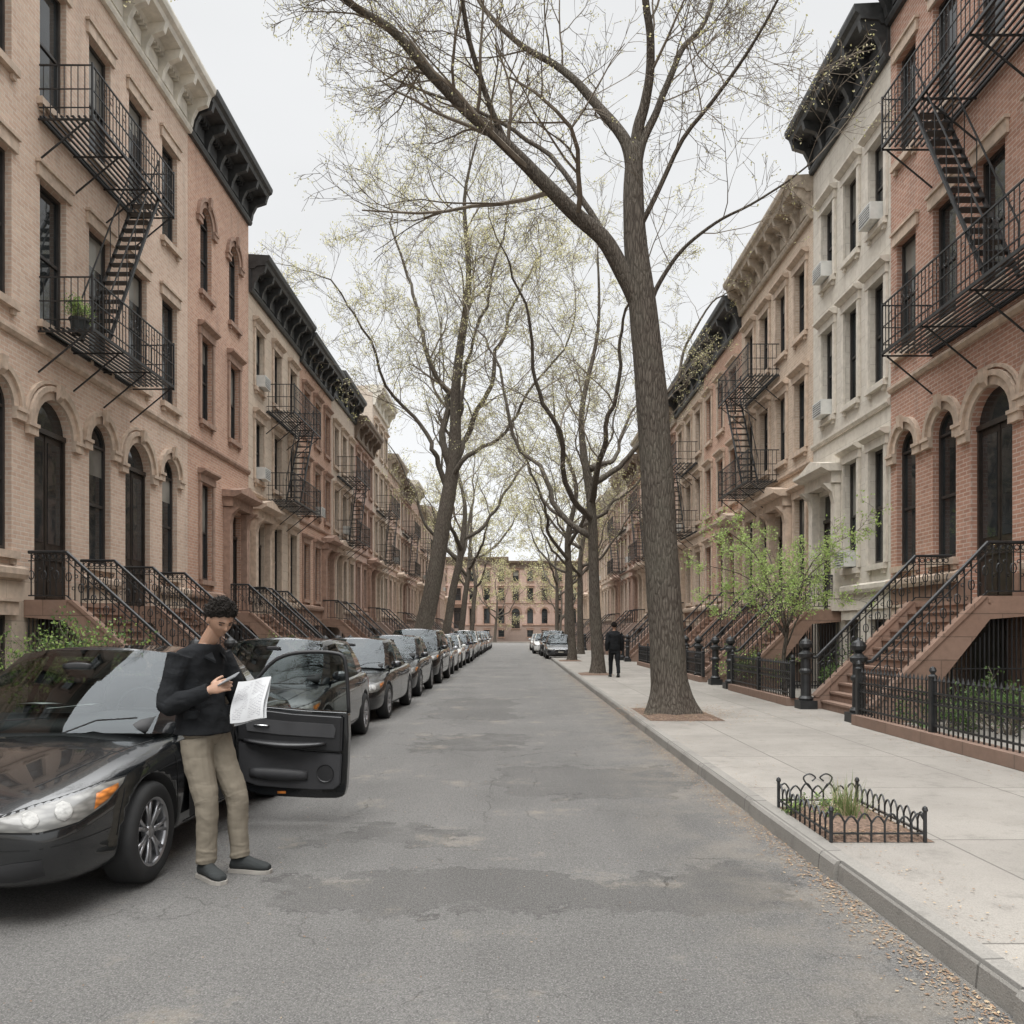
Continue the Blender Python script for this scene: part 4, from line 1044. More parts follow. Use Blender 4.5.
    for s in (1,-1):
        for (bot,top,ns) in [([(c-.004,.26+dz),(c+.004,.26+dz)],[(c-.004,zsd-.02),(c+.004,zsd-.02)],1) for c in cab]+[([(cab[0],.258+dz),(cab[2],.258+dz)],[(cab[0],.266+dz),(cab[2],.266+dz)],12)]:
            addm(decal('x',SEAM,(0,0,0),(0,1,0),(-s,0,0),bot,top,ns,10,.002))
        A=(.8*s,.6,0);Dr=(-.6*s,.8,0)
        addm(decal('x',SEAM,(0,0,dz),A,Dr,[(.98,.40),(1.0,.52),(1.04,.66)],[(.987,.40),(1.007,.52),(1.047,.66)],8,1,.002))
        addm(decal('x',SEAM,(0,0,dz),A,Dr,[(0.0,.435),(.5,.435),(.95,.46)],[(0,.441),(.5,.441),(.95,.466)],14,1,.002))
    for s in (1,-1):
        pl=[]
        for k in range(13):
            yy=.28+(B[2][1]-.28)*k/12; xx=(.50+.24*(k/12)**.8)*s
            row=[]
            for dx in (-.004,.004):
                h=bvh.ray_cast(V3((xx+dx,yy,2)),V3((0,0,-1)),3)
                row.append(h[0]+V3((0,0,.002)) if h[0] else None)
            pl.append(row)
        for a_,b_ in zip(pl,pl[1:]):
            if None in a_ or None in b_: continue
            i=len(seams.v); seams.v.extend([tuple(a_[0]),tuple(a_[1]),tuple(b_[1]),tuple(b_[0])]); seams.f.append((i,i+1,i+2,i+3)); seams.m.append(0)
    D.append(('panel_gap',seams.mesh('panel_gap',[SEAM],False,False)))
    for s in (1,-1):
        for yy in (cab[1]-.22,cab[2]-.2):
            h=bvh.ray_cast(V3((2*s,yy,zsd-.1)),V3((-s,0,0)),3)
            if h[0]:
                g=MB(); x=h[0].x
                g.tube([(x,yy-.09,zsd-.1),(x+s*.03,yy-.07,zsd-.1),(x+s*.034,yy+.06,zsd-.1),(x,yy+.08,zsd-.1)],.012,6); D.append(('handle',g.mesh('handle',[TRIMB],True)))
    for s in (1,-1):
        g=MB(); cx=(B[3][0]+.12)*s; cy=B[3][1]+.08; cz=B[3][2]+.09
        rings=[]
        for k in range(9):
            t=-1+2*k/8; q=math.sqrt(max(.02,1-t*t))**.7
            rings.append((V3((cx+t*.105*s,cy+.02*abs(t),cz)),V3((0,.05*q,0)),V3((0,0,.068*q))))
        g.loft(rings,14); g.tube([(cx-.02*s,cy,cz-.05),(B[3][0]*s-.02*s,cy+.02,cz-.09)],.02,6)
        D.append(('mirror',g.mesh('mirror',[TRIMB],True)))
    for s in (-.35,.25):
        g=MB(); g.tube([(s,B[0][1]-.0,B[0][2]+.0),(s+.18,B[0][1]+.07,B[0][2]+.075),(s+.42,B[0][1]+.14,B[0][2]+.085)],.007,4)
        D.append(('wiper',g.mesh('wiper',[TRIMB])))
    return dict(body=body,parts=parts,decals=D,L=L,wh=wh,wf=wf,wr=wr,track=(.80 if kind!='suv' else .84))
_wm={}
def wheel_meshes(r):
    if r in _wm:return _wm[r]
    t=MB(); w=.1; ri=r*.68
    t.lathe((0,0,0),[(ri,-w),(ri+.02,-w-.004),(r*.9,-w-.008),(r*.97,-w+.01),(r,-w+.03),(r,w-.03),(r*.97,w-.01),(r*.9,w+.008),(ri+.02,w+.004),(ri,w)],36,0,'x')
    m=MB()
    m.lathe((0,0,0),[(ri+.004,w-.0),(ri-.012,w-.004),(ri-.02,w-.025),(ri-.02,-w)],36,0,'x')
    m.lathe((0,0,0),[(.001,w-.012),(.04,w-.014),(.05,w-.03),(.05,w-.06)],16,0,'x')
    for k in range(7):
        a=2*math.pi*k/7
        for da in (-.09,.09):
            c,s=math.cos(a+da*.4),math.sin(a+da*.4); c2,s2=math.cos(a+da*1.8),math.sin(a+da*1.8)
            m.tube([(w-.035,c*.035,s*.035),(w-.022,(c*.5+c2*.5)*ri*.6,(s*.5+s2*.5)*ri*.6),(w-.018,c2*(ri-.012),s2*(ri-.012))],[.017,.013,.014],5)
    b=MB(); b.lathe((0,0,0),[(0,w-.07),(ri-.02,w-.07)],24,0,'x')
    _wm[r]=(t.mesh('tyre',[RUB],True),m.mesh('rim',[RIM],True),b.mesh('brake_disc',[TRIMB])); return _wm[r]
CM={k:car_meshes(k) for k in ('sedan','hatch','suv')}
def make_car(kind,paintk,loc,label,rotz=0,group='cars parked along the kerb',detail=True):
    c=CM[kind]; e=thing('parked_car',label,'car',loc,group); e.rotation_euler=(0,0,rotz)
    def setp(o,slot=0):
        o.material_slots[slot].link='OBJECT'; o.material_slots[slot].material=PNT[paintk]
    b=mkobj('body',c['body'],e); setp(b)
    f=mkobj('cabin_frame',c['parts']['cabin_frame'],e); setp(f)
    mkobj('windshield',c['parts']['windshield'],e); mkobj('rear_window',c['parts']['rear_window'],e)
    for m_ in c['parts']['side_window']: mkobj('side_window',m_,e)
    for n_,m_ in c['decals']:
        if not detail and n_ in('handle','panel_gap','fog_light_recess','wiper','headlight_rim','steering_wheel','rear_view_mirror'): continue
        o=mkobj(n_,m_,e)
        if n_=='mirror': setp(o)
    t,r,bd=wheel_meshes(c['wh'])
    for y in (c['wf'],c['wr']):
        for s in (1,-1):
            w=mkobj('wheel',t,e,(s*(c['track']-.02),y,c['wh']))
            if s<0: w.rotation_euler=(0,0,math.pi)
            mkobj('rim',r,w)
            if detail: mkobj('brake_disc',bd,w)
    return e
CX=-3.2
near=make_car('sedan','black',(CX,4.22,0),'black sedan with open front door beside standing man')
rows=[('hatch','charcoal',9.15,'charcoal hatchback parked behind the black sedan'),('sedan','black',13.95,'black sedan parked at the kerb'),('hatch','charcoal',19.2,'charcoal hatchback parked at the kerb'),
 ('suv','black',24.1,'black sport utility car parked at the kerb'),('sedan','silver',29.6,'silver sedan parked at the kerb'),('sedan','white',34.8,'white sedan parked at the kerb'),('hatch','blue',40.0,'dark blue hatchback at the kerb'),
 ('sedan','grey',45,'dark grey sedan at the kerb'),('suv','white',50.2,'white sport utility car at the kerb'),('sedan','black',55.6,'black sedan far along the kerb'),('hatch','silver',60.9,'silver hatchback far along the kerb'),
 ('sedan','charcoal',66,'charcoal sedan far along the kerb'),('sedan','white',71.4,'white sedan far along the kerb'),('suv','black',76.8,'black sport utility car far along the kerb')]
for i,(k,p,y,l) in enumerate(rows): make_car(k,p,(CX-.02*(i%3)-(.03 if k=='suv' else 0),y,0),l,rad(R.uniform(-.6,.6)),detail=i<6)
for i,(k,p,x,y,l) in enumerate([('sedan','charcoal',2.68,46.8,'charcoal sedan parked beside pavement'),('suv','black',2.6,52.5,'black sport utility car parked beside pavement'),('hatch','white',2.2,58.2,'white hatchback parked beside pavement'),('sedan','grey',2.5,63,'dark grey sedan parked beside pavement'),('sedan','white',2.2,68.5,'white sedan parked beside pavement')]):
    make_car(k,p,(x,y,0),l,0,detail=False)
def car_door(parent):
    def ext(poly,y0,y1,mb):
        n=len(poly); i=len(mb.v)
        for y in (y0,y1):
            for x,z in poly: mb.v.append((x,y,z))
        for k in range(n): mb.f.append((i+k,i+(k+1)%n,i+n+(k+1)%n,i+n+k)); mb.m.append(0)
        mb.f.append(tuple(range(i,i+n))); mb.m.append(0); mb.f.append(tuple(range(i+n,i+2*n))); mb.m.append(0)
    def bev(me,o,s):
        bm=bmesh.new(); bm.from_mesh(me); bmesh.ops.bevel(bm,geom=[e for e in bm.edges],offset=o,segments=s,affect='EDGES'); bm.to_mesh(me); bm.free(); return me
    low=[(0,.42),(.03,.34),(.09,.285),(.2,.255),(.4,.238),(.7,.228),(.86,.23),(.915,.25),(.935,.32),(.945,.5),(.955,.75),(.95,.92),(.94,.94),(.6,.955),(.25,.985),(0,1.01)]
    g=MB(); ext(low,0,.085,g)
    d=mkobj('door',bev(g.mesh('car_door',[TRIMB]),.009,3),parent,(.875,2.42,0)); d.rotation_euler=(0,0,rad(-3))
    d.material_slots[0].link='OBJECT'; d.material_slots[0].material=PNT['black']
    DT=simple('dark_door_trim',(.028,.028,.03),.6,var=.2,bmp=.002,bscale=300); DL=simple('door_upper_vinyl',(.016,.016,.017),.4,var=.2)
    DC=simple('door_cloth_insert',(.045,.045,.047),.9,var=.15,bmp=.003,bscale=400)
    t=MB(); ext([(.04,.45),(.08,.37),(.2,.33),(.4,.315),(.7,.30),(.84,.305),(.89,.345),(.905,.60),(.60,.615),(.3,.66),(.04,.70)],-.03,-.001,t)
    mkobj('door_trim',bev(t.mesh('door_trim',[DT]),.008,2),d)
    t=MB(); ext([(.04,.71),(.3,.67),(.6,.625),(.905,.61),(.915,.91),(.5,.935),(.25,.965),(.04,.985)],-.045,-.002,t)
    mkobj('door_trim',bev(t.mesh('door_upper_trim',[DL]),.014,3),d)
    t=MB(); ext([(.12,.785),(.4,.755),(.85,.73),(.865,.80),(.84,.845),(.5,.865),(.14,.895),(.11,.85)],-.054,-.044,t)
    mkobj('door_insert',bev(t.mesh('door_insert',[DC]),.004,2),d)
    a=MB()
    a.loft([(V3((.1+.68*k/12,-.05-.035*math.sin(math.pi*k/12)**.6,.71-.035*math.sin(k/12*2.4))),V3((0,.06*(.25+.75*math.sin(math.pi*(k+.5)/13)),0)),V3((0,0,.03*(.4+.6*math.sin(math.pi*(k+.5)/13))))) for k in range(13)],16)
    mkobj('armrest',a.mesh('armrest',[DL],True),d)
    a=MB(); a.loft([(V3((.14+.48*k/8,-.03,.44-.02*k/8)),V3((0,.045*(.4+.6*math.sin(math.pi*(k+.5)/9)),0)),V3((0,0,.055*(.6+.4*math.sin(math.pi*(k+.5)/9))))) for k in range(9)],16)
    mkobj('door_pocket',a.mesh('door_pocket',[DT],True),d)
    h=MB(); h.tube([(.18,-.054,.835),(.2,-.068,.837),(.29,-.068,.832),(.31,-.054,.83)],.0075,6); mkobj('handle',h.mesh('handle',[CHR],True),d)
    r=MB(); r.box(.36,.43,-.006,-.001,.264,.284); mkobj('reflector',r.mesh('reflector',[AMB]),d)
    s=MB(); s.lathe((0,0,0),[(0,0),(.065,0),(.072,.006)],20,0,'x'); so=mkobj('speaker_grille',s.mesh('speaker_grille',[TRIMB]),d,(.77,-.034,.44)); so.rotation_euler=(0,0,rad(-90))
    f=MB(); raw=[(.0,.045,.99),(.06,.045,1.06),(.15,.045,1.18),(.26,.045,1.31),(.36,.045,1.385),(.5,.045,1.425),(.7,.045,1.435),(.85,.045,1.42),(.9,.045,1.39),(.92,.045,1.32),(.935,.045,1.15),(.945,.045,.93)]
    pts=catmull(raw,3)
    f.tube(pts,.016,6)
    mkobj('window_frame',f.mesh('window_frame',[TRIMB],True),d)
    gl=MB(); gl.face([tuple(p) for p in pts])
    mkobj('door_glass',gl.mesh('door_glass',[CG],False,False),d)
    o=MB(); o.face([(.904,1.42,.3),(.904,2.33,.3),(.899,2.33,.8),(.86,2.33,.9),(.86,1.42,.88),(.899,1.42,.8)]); mkobj('door_opening_shade',o.mesh('door_opening_shade',[SEAM]),parent)  # flat black face painting the shade inside the open doorway
car_door(near)

# ------------------------------------------------------------------ people
def fuse(mb,name,voxel,mats,smooth=4,disp=0,dscale=.1,factor=.5):
    me=mb.mesh(name,[mats[0]],True); o=mkobj('tmp',me)
    r=o.modifiers.new('r','REMESH'); r.mode='VOXEL'; r.voxel_size=voxel; r.use_smooth_shade=True
    s=o.modifiers.new('s','SMOOTH'); s.factor=factor; s.iterations=smooth
    if disp:
        t=bpy.data.textures.new('folds','CLOUDS'); t.noise_scale=dscale; t.noise_depth=1
        d=o.modifiers.new('d','DISPLACE'); d.texture=t; d.strength=disp; d.mid_level=.5
    out=evalmesh(o,name); bpy.data.objects.remove(o); out.materials.clear(); out.materials.append(mats[0])
    out.polygons.foreach_set('use_smooth',[True]*len(out.polygons)); return out
def fabric(name,c,var=.2,rough=.9,fd=.012):
    m,nt,b=newmat(name); p=posc(nt)
    n=nz(nt,p,5,3); nt.links.new(mixc(nt,rng(nt,n,.3,.7),[x*(1-var) for x in c],[x*(1+var) for x in c]),b.inputs['Base Color'])
    b.inputs['Roughness'].default_value=rough; b.inputs['Specular IOR Level'].default_value=.2
    fold=nz(nt,nd(nt,'ShaderNodeMapping',{'Vector':p,'Rotation':(.5,.7,.2),'Scale':(1,1.2,1.9)}).outputs[0],7,2,.45,.8)
    bump(nt,b,mth(nt,'ADD',mth(nt,'MULTIPLY',nz(nt,p,500,2),.15),mth(nt,'MULTIPLY',fold,2)),fd,.6); return m
def skinmat(c):
    m,nt,b=newmat('skin'); p=posc(nt)
    nt.links.new(mixc(nt,nz(nt,p,18,3),[x*.88 for x in c],[x*1.1 for x in c]),b.inputs['Base Color']); b.inputs['Roughness'].default_value=.5
    b.inputs['Subsurface Weight'].default_value=.08; b.inputs['Subsurface Radius'].default_value=(.01,.004,.002); return m
HAIR=simple('curly_black_hair',(.018,.014,.011),.7,var=.5,scale=60,bmp=.01,bscale=120,spec=.3)
SKIN=skinmat((.37,.22,.15))
EYE=simple('eye_dark',(.03,.02,.018),.3)
def person(base,ang,pose,cloth,label,voxel=.0055):
    fv=V3((math.cos(ang),math.sin(ang),0)); rv=V3((fv.y,-fv.x,0)); up=V3((0,0,1))
    e=thing('person',label,'person',base)
    P=lambda f,r,z: fv*f+rv*r+up*z
    D=P
    def limb(mb,pts,rads,n=16,sub=4):
        C=catmull([P(*p) for p in pts],sub); m=len(C); rs=[]
        for i in range(m):
            x=i/(m-1)*(len(rads)-1);k=min(int(x),len(rads)-2);rs.append(rads[k]+(rads[k+1]-rads[k])*(x-k))
        mb.tube(C,rs,n)
    def torso(mb,rings,inf=0):
        mb.loft([(P(f,0,z),rv*(a+inf),fv*(b+inf)) for f,z,a,b in rings],28)
    sph=lambda mb,c,rx,ry,rz,F=fv,S=rv,U=up: mb.loft([(c+U*(rz*math.sin(t)),S*(max(.0005,ry*math.cos(t))),F*(max(.0005,rx*math.cos(t)))) for t in [(-.5+k/12)*math.pi*.998 for k in range(13)]],24)
    p=pose; body=MB()
    tr=p['torso']; torso(body,tr)
    limb(body,p['neck'],[.056,.052,.05],16)
    for k in ('armR','armL'): limb(body,p[k],[.052,.047,.04,.035,.027])
    for k in ('legR','legL'): limb(body,p[k],[.085,.072,.052,.045,.036])
    hc=P(*p['head']); pit_=p['pitch']; yaw=p.get('yaw',0)
    F=(fv*math.cos(yaw)+rv*math.sin(yaw)); S=(rv*math.cos(yaw)-fv*math.sin(yaw)); F,U=(F*math.cos(pit_)-up*math.sin(pit_)),(up*math.cos(pit_)+F*math.sin(pit_))
    bm=bmesh.new(); bmesh.ops.create_icosphere(bm,subdivisions=5,radius=1)
    def G(x,c,s): return math.exp(-((x-c)/s)**2)
    hv=[]
    for v in bm.verts:
        f,s,u=v.co
        w=.074; dpt=.094; h=.116
        X,Y,Z=f*dpt,s*w,u*h
        if u<0:
            k=1+.22*u; Y*=k
            if f<0: X*=1+.35*u
            else: X*=1+.02*u
        if f>0:
            a=abs(s)
            X+= .010*G(u,.22,.14)*G(a,0,.6)
            X+= (.026*G(u,-.18,.13)+.014*G(u,-.02,.14))*G(a,0,.15)
            X-= .012*G(u,.03,.10)*G(a,.36,.17)
            X+= .006*G(u,-.2,.18)*G(a,.5,.2)
            X+= (.010*G(u,-.43,.045)+.009*G(u,-.55,.05))*G(a,0,.24)
            X-= .007*G(u,-.49,.02)*G(a,0,.22)
            X+= .016*G(u,-.85,.2)*G(a,0,.4)
        hv.append(hc+F*X+S*Y+U*Z)
    bm.verts.index_update()
    i=len(body.v); body.v.extend([tuple(q) for q in hv])
    for f in bm.faces: body.f.append(tuple(i+v.index for v in f.verts)); body.m.append(0)
    bm.free()
    for s in (-1,1):
        c=hc+S*s*.077-F*.008-U*.01
        sph(body,c,.018,.011,.031,F,S,U)
    def hand(w,d,n,side,curl,tcurl=.5):
        w=P(*w); d=D(*d).normalized(); n=D(*n); n=(n-d*n.dot(d)).normalized(); s=d.cross(n)*side
        body.loft([(w-d*.02,s*.026,n*.02),(w+d*.02,s*.031,n*.018),(w+d*.05,s*.041,n*.016),(w+d*.085,s*.043,n*.014),(w+d*.097,s*.036,n*.009)],16)
        for k,(o,L) in enumerate(((-.033,.058),(-.011,.072),(.011,.078),(.033,.068))):
            q=w+d*.085+s*o; pts=[q]; a=0
            for j,ln in enumerate((.42,.32,.26)):
                a+=curl[j]*(1+.06*(3-k)); dd=d*math.cos(a)+n*math.sin(a)+s*o*.8; q=q+dd.normalized()*L*ln; pts.append(q)
            body.tube(catmull(pts,3),[.0095]*3+[.009]*3+[.008]*3+[.0065],8)
        q=w+d*.03+s*.032; pts=[q]
        for a,ln in ((.25,.035),(.25+tcurl*.5,.03),(.25+tcurl,.026)):
            dd=(d*.75+s*(.7-a*.6)+n*a).normalized(); q=q+dd*ln; pts.append(q)
        body.tube(catmull(pts,3),[.013]*3+[.011]*3+[.010]*3+[.008],8)
    for h in p['hands']: hand(*h)
    mkobj('body',fuse(body,'body',voxel*.85,[SKIN],2),e)
    j=MB(); t2=[q for q in tr if q[1]>=p['hem']-.001]
    t2=[(t2[0][0],p['hem'],t2[0][2]+.022,t2[0][3]+.026),(t2[0][0],p['hem']+.035,t2[0][2]+.008,t2[0][3]+.01)]+t2[1:]
    torso(j,t2,.028)
    for k in ('armR','armL'):
        limb(j,p[k],[.086,.077,.069,.061,.05])
        a_,b_=P(*p[k][-1]),P(*p[k][-2]); dd=(a_-b_).normalized(); j.tube([a_-dd*.05,a_-dd*.045,a_+dd*.002,a_+dd*.006],[.044,.052,.05,.044],14)
    nk=[P(*q) for q in p['neck']]; ax=(nk[-1]-nk[0]).normalized()
    j.loft([(nk[0]+ax*t,rv*(.08-.05*t),fv*(.077-.05*t)) for t in (-.03,0,.02,.03)],18)
    for s in (-1,1):
        c=P(t2[1][0]+.06,s*(t2[1][2]+.012),p['hem']+.16); j.loft([(c-up*.05,fv*.055,rv*.03),(c+up*.0,fv*.06,rv*.035),(c+up*.012,fv*.06,rv*.028)],12)
    jm=fuse(j,'jacket',voxel,[cloth[0]],3,.024,.11); jo=mkobj('jacket',jm,e)
    cl=MB()
    for s in (-1,1):
        b0=nk[0]+ax*.03
        pts_in=[b0+rv*(s*.07*math.cos(t))+fv*(.07*math.sin(t)) for t in [(-1.4+k*.42) for k in range(7)]]
        pts_out=[q+(q-b0)*.7-up*.045-ax*.01 for q in pts_in]
        pts_out[-1]=pts_out[-1]+fv*.03-up*.035
        for a_,b_,c_,d_ in zip(pts_in,pts_in[1:],pts_out[1:],pts_out):
            cl.face([tuple(a_),tuple(b_),tuple(c_),tuple(d_)])
            cl.face([tuple(a_-up*.006),tuple(b_-up*.006),tuple(c_-up*.01),tuple(d_-up*.01)])
    mkobj('collar',cl.mesh('collar',[cloth[0]],True),jo)
    t=MB(); lo=[q for q in tr if q[1]<1.05]; torso(t,lo,.012)
    for k in ('legR','legL'):
        limb(t,p[k],p.get('legw',[.106,.093,.075,.066,.061]))
        C=catmull([P(*q) for q in p[k]],6); m_=len(C)
        for (tt,rr) in ((.965,.067),(.90,.0655),(.5,.078)):
            i_=int(tt*(m_-1)); c=C[i_]; dd=(C[min(i_+1,m_-1)]-C[i_-1]).normalized(); sk=V3((math.sin(i_*1.7)*.5,math.cos(i_*2.3)*.5,0)); dd=(dd+sk*.5).normalized()
            t.tube([c-dd*.018,c-dd*.006,c+dd*.006,c+dd*.018],[rr*.9,rr,rr,rr*.9],16)
    mkobj('trousers',fuse(t,'trousers',voxel*.85,[cloth[1]],5,.014,.1),e)
    for (f,r,z,a,pt) in p['feet']:
        d=(fv*math.cos(a)+rv*math.sin(a)); s=(rv*math.cos(a)-fv*math.sin(a)); d=d*math.cos(pt)-up*math.sin(pt)
        u=s.cross(d)*-1 if s.cross(d).z<0 else s.cross(d)
        o=P(f,r,z)
        sh=MB(); so=MB()
        prof=[(-.08,.028,.045),(-.065,.036,.085),(-.02,.038,.105),(.03,.04,.095),(.08,.045,.07),(.13,.049,.055),(.17,.043,.045),(.195,.028,.032)]
        sh.loft([(o+d*x+u*(h*.5+.018),s*w,u*(h*.5+.005)) for x,w,h in prof],16)
        sho=mkobj('shoe',fuse(sh,'shoe',.006,[cloth[2]],2),e)
        out=[(-.09,.02),(-.08,.036),(-.02,.04),(.08,.048),(.14,.051),(.185,.04),(.205,.02)]
        ring=[o+d*x+s*w for x,w in out]+[o+d*x-s*w for x,w in out[::-1]]
        n=len(ring)
        so.v.extend([tuple(q) for q in ring]+[tuple(q+u*.024) for q in ring])
        for k in range(n): so.f.append((k,(k+1)%n,n+(k+1)%n,n+k)); so.m.append(0)
        so.f.append(tuple(range(n))); so.m.append(0); so.f.append(tuple(range(n,2*n))); so.m.append(0)
        mkobj('shoe_sole',so.mesh('shoe_sole',[cloth[3]]),sho)
        lc=MB()
        for k in range(4):
            x=.02+.022*k; hh=.118-.013*k; c=o+d*x+u*hh; lc.tube([c-s*.02-u*.006,c+u*.002,c+s*.02-u*.006],.0028,4)
        mkobj('shoe_lace',lc.mesh('shoe_lace',[cloth[3]]),sho)
    hb=bmesh.new(); bmesh.ops.create_icosphere(hb,subdivisions=5,radius=1); H=MB()
    keep={}; q5=random.Random(5); cands=[]
    for v in hb.verts:
        f,s,u=v.co
        lim=.16+(.46*f if f>0 else .5*f)-(.06 if (abs(s)>.65 and f<.3) else 0)+.09*noise.noise(v.co*7)
        x=max(-1,min(1,(u-lim)/.3)); thick=.007*max(0,x) if x>0 else .02*x
        q=V3((f*.094,s*.074,u*.116)); nrm=v.co.copy()
        q2=q+nrm*thick
        if u<0:
            q2.y*=1+.22*u
            if f<0: q2.x*=1+.3*u
        v.co=q2; keep[v.index]=x
        if x>.05: cands.append((q2.copy(),nrm,x))
    hb.verts.index_update()
    H.v=[tuple(hc+F*v.co.x+S*v.co.y+U*v.co.z) for v in hb.verts]
    for f in hb.faces:
        if max(keep[v.index] for v in f.verts)>-.08: H.f.append(tuple(v.index for v in f.verts)); H.m.append(0)
    hb.free()
    q5.shuffle(cands)
    for (c,nr,x) in cands[:1100]:
        rr=q5.uniform(.006,.012)*(.5+.5*x); t1=nr.cross(V3((q5.uniform(-1,1),q5.uniform(-1,1),q5.uniform(-1,1)))).normalized(); t2_=nr.cross(t1).normalized()
        lift=q5.uniform(.5,1.35)*(1+.5*noise.noise(c*40))
        pts=[]
        for k in range(8):
            a=k*.95; pp_=c+nr*(.001+.0042*lift*k*(.25+.75*x))+t1*(rr*math.cos(a))+t2_*(rr*math.sin(a)); pts.append(hc+F*pp_.x+S*pp_.y+U*pp_.z)
        H.tube(pts,[.003]*7+[.0012],4)
    mkobj('hair',H.mesh('hair',[HAIR],True),e)
    for s in (-1,1):
        b=MB(); b.tube([hc+F*.096+S*s*.012+U*.024,hc+F*.097+S*s*.03+U*.029,hc+F*.083+S*s*.047+U*.023],.0034,5); mkobj('eyebrow',b.mesh('eyebrow',[HAIR]),e)
        b=MB(); sph(b,hc+F*.079+S*s*.029+U*.004,.009,.012,.0045,F,S,U); mkobj('eye',b.mesh('eye',[EYE],True),e)
    return e,P
JK=fabric('dark_jacket_cloth',(.012,.013,.0145)); KH=fabric('khaki_cotton',(.205,.178,.138),.05,fd=.008); SHO=fabric('dark_grey_canvas',(.035,.038,.038)); SOL=simple('pale_rubber_sole',(.3,.28,.25),.8)
tor=[(-.12,.86,.10,.08),(-.12,.92,.152,.11),(-.13,1.0,.158,.115),(-.155,1.1,.148,.108),(-.18,1.22,.162,.115),(-.185,1.34,.182,.118),(-.17,1.42,.182,.108),(-.14,1.48,.14,.085),(-.115,1.52,.07,.06)]
pose=dict(torso=tor,neck=[(-.13,0,1.47),(-.085,0,1.55),(-.035,0,1.62)],head=(.012,.005,1.685),pitch=rad(32),yaw=rad(24),hem=.93,
 armR=[(-.165,.165,1.44),(-.18,.21,1.3),(-.195,.25,1.13),(-.08,.225,1.165),(.06,.165,1.225)],
 armL=[(-.155,-.165,1.44),(-.10,-.21,1.3),(-.05,-.235,1.14),(.05,-.19,1.13),(.15,-.12,1.15)],
 legR=[(-.12,.08,.90),(-.085,.09,.7),(-.02,.095,.5),(-.015,.10,.3),(-.02,.10,.10)],
 legL=[(-.12,-.08,.90),(-.04,-.085,.7),(.06,-.09,.51),(.07,-.095,.3),(.09,-.095,.10)],
 hands=[((.06,.165,1.225),(.9,-.35,.35),(.1,-.9,-.1),1,(.25,.35,.3),.4),((.15,-.12,1.15),(.9,.45,.15),(-.1,.2,.95),-1,(.4,.5,.4),.5)],
 feet=[(-.01,.105,0,rad(18),0),(.10,-.10,0,rad(-14),0)])
MBASE=V3((-1.95,5.28,0.001))
man,Pm=person(tuple(MBASE),rad(-22),pose,(JK,KH,SHO,SOL),'man in dark jacket and khaki trousers reading papers, leaning on car')
def papermat():
    m,nt,b=newmat('printed_paper'); uv=objc(nt)
    s=nd(nt,'ShaderNodeSeparateXYZ',{0:uv})
    br=nd(nt,'ShaderNodeTexBrick',{'Vector':uv,'Color1':(.16,.165,.18,1),'Color2':(.28,.28,.3,1),'Mortar':(.43,.43,.43,1),'Scale':1.0,'Mortar Size':.0036,'Mortar Smooth':.3,'Brick Width':.03,'Row Height':.0115,'Bias':0.0})
    mk=mth(nt,'MULTIPLY',rng(nt,mth(nt,'ABSOLUTE',s.outputs[0]),.106,.102),rng(nt,mth(nt,'ABSOLUTE',s.outputs[1]),.14,.137))
    mk=mth(nt,'MULTIPLY',mk,rng(nt,mth(nt,'ABSOLUTE',s.outputs[0]),.006,.009))
    mk=mth(nt,'MULTIPLY',mk,rng(nt,nz(nt,uv,12,1),.42,.46))
    nt.links.new(mixc(nt,mth(nt,'MULTIPLY',mk,.75),(.43,.435,.44),br.outputs[0]),b.inputs['Base Color']); b.inputs['Roughness'].default_value=.85; return m
PM=papermat()
for k,(dz,dr) in enumerate(((0,0),(.012,.08))):
    g=MB(); n=16
    vid=lambda i,j:i*(n+1)+j
    for i in range(n+1):
        for j in range(n+1):
            x=(i/n-.5)*.24;yv=(j/n-.5)*.31; dr_=max(0,.5-j/n)
            z=.05*abs(x)+.015*math.cos(yv*9+1+k)+.006*math.sin(x*26+k)-.09*dr_*dr_+.1*max(0,x)*dr_
            g.v.append((x+.03*dr_*dr_,yv,z))
    for i in range(n):
        for j in range(n): g.f.append((vid(i,j),vid(i+1,j),vid(i+1,j+1),vid(i,j+1))); g.m.append(0)
    o=thing('paper_sheet','folded printed paper sheet held in both hands','paper',(0,0,0),'papers held by the man',None,g.mesh('paper_sheet',[PM],True,False))
    c=Pm(.275,.03,1.165)+MBASE+V3((.006*k,.01*k,-.008*k))
    xa=V3((.95,-.22,.16+dr)).normalized(); za=V3((-.12,-.80,.54)); za=(za-xa*za.dot(xa)).normalized(); ya=za.cross(xa)
    o.matrix_world=Matrix((( xa.x,ya.x,za.x,c.x),(xa.y,ya.y,za.y,c.y),(xa.z,ya.z,za.z,c.z),(0,0,0,1)))
ph=MB(); ph.box(-.036,.036,-.074,.074,-.004,.004); pm_=ph.mesh('mobile_phone',[simple('phone_case',(.25,.26,.27),.3,var=.1)])
bm=bmesh.new(); bm.from_mesh(pm_); bmesh.ops.bevel(bm,geom=list(bm.edges),offset=.003,segments=2,affect='EDGES'); bm.to_mesh(pm_); bm.free()
po=thing('mobile_phone','grey mobile phone held above the papers','phone',(0,0,0),None,None,pm_)
c=Pm(.185,.125,1.30)+MBASE; xa=V3((.85,-.3,.4)).normalized(); za=V3((-.3,-.35,.88)); za=(za-xa*za.dot(xa)).normalized(); ya=za.cross(xa)
po.matrix_world=Matrix(((ya.x,xa.x,-za.x,c.x),(ya.y,xa.y,-za.y,c.y),(ya.z,xa.z,-za.z,c.z),(0,0,0,1)))
WP=simple('plain_white_paper',(.62,.62,.6),.85,var=.08)
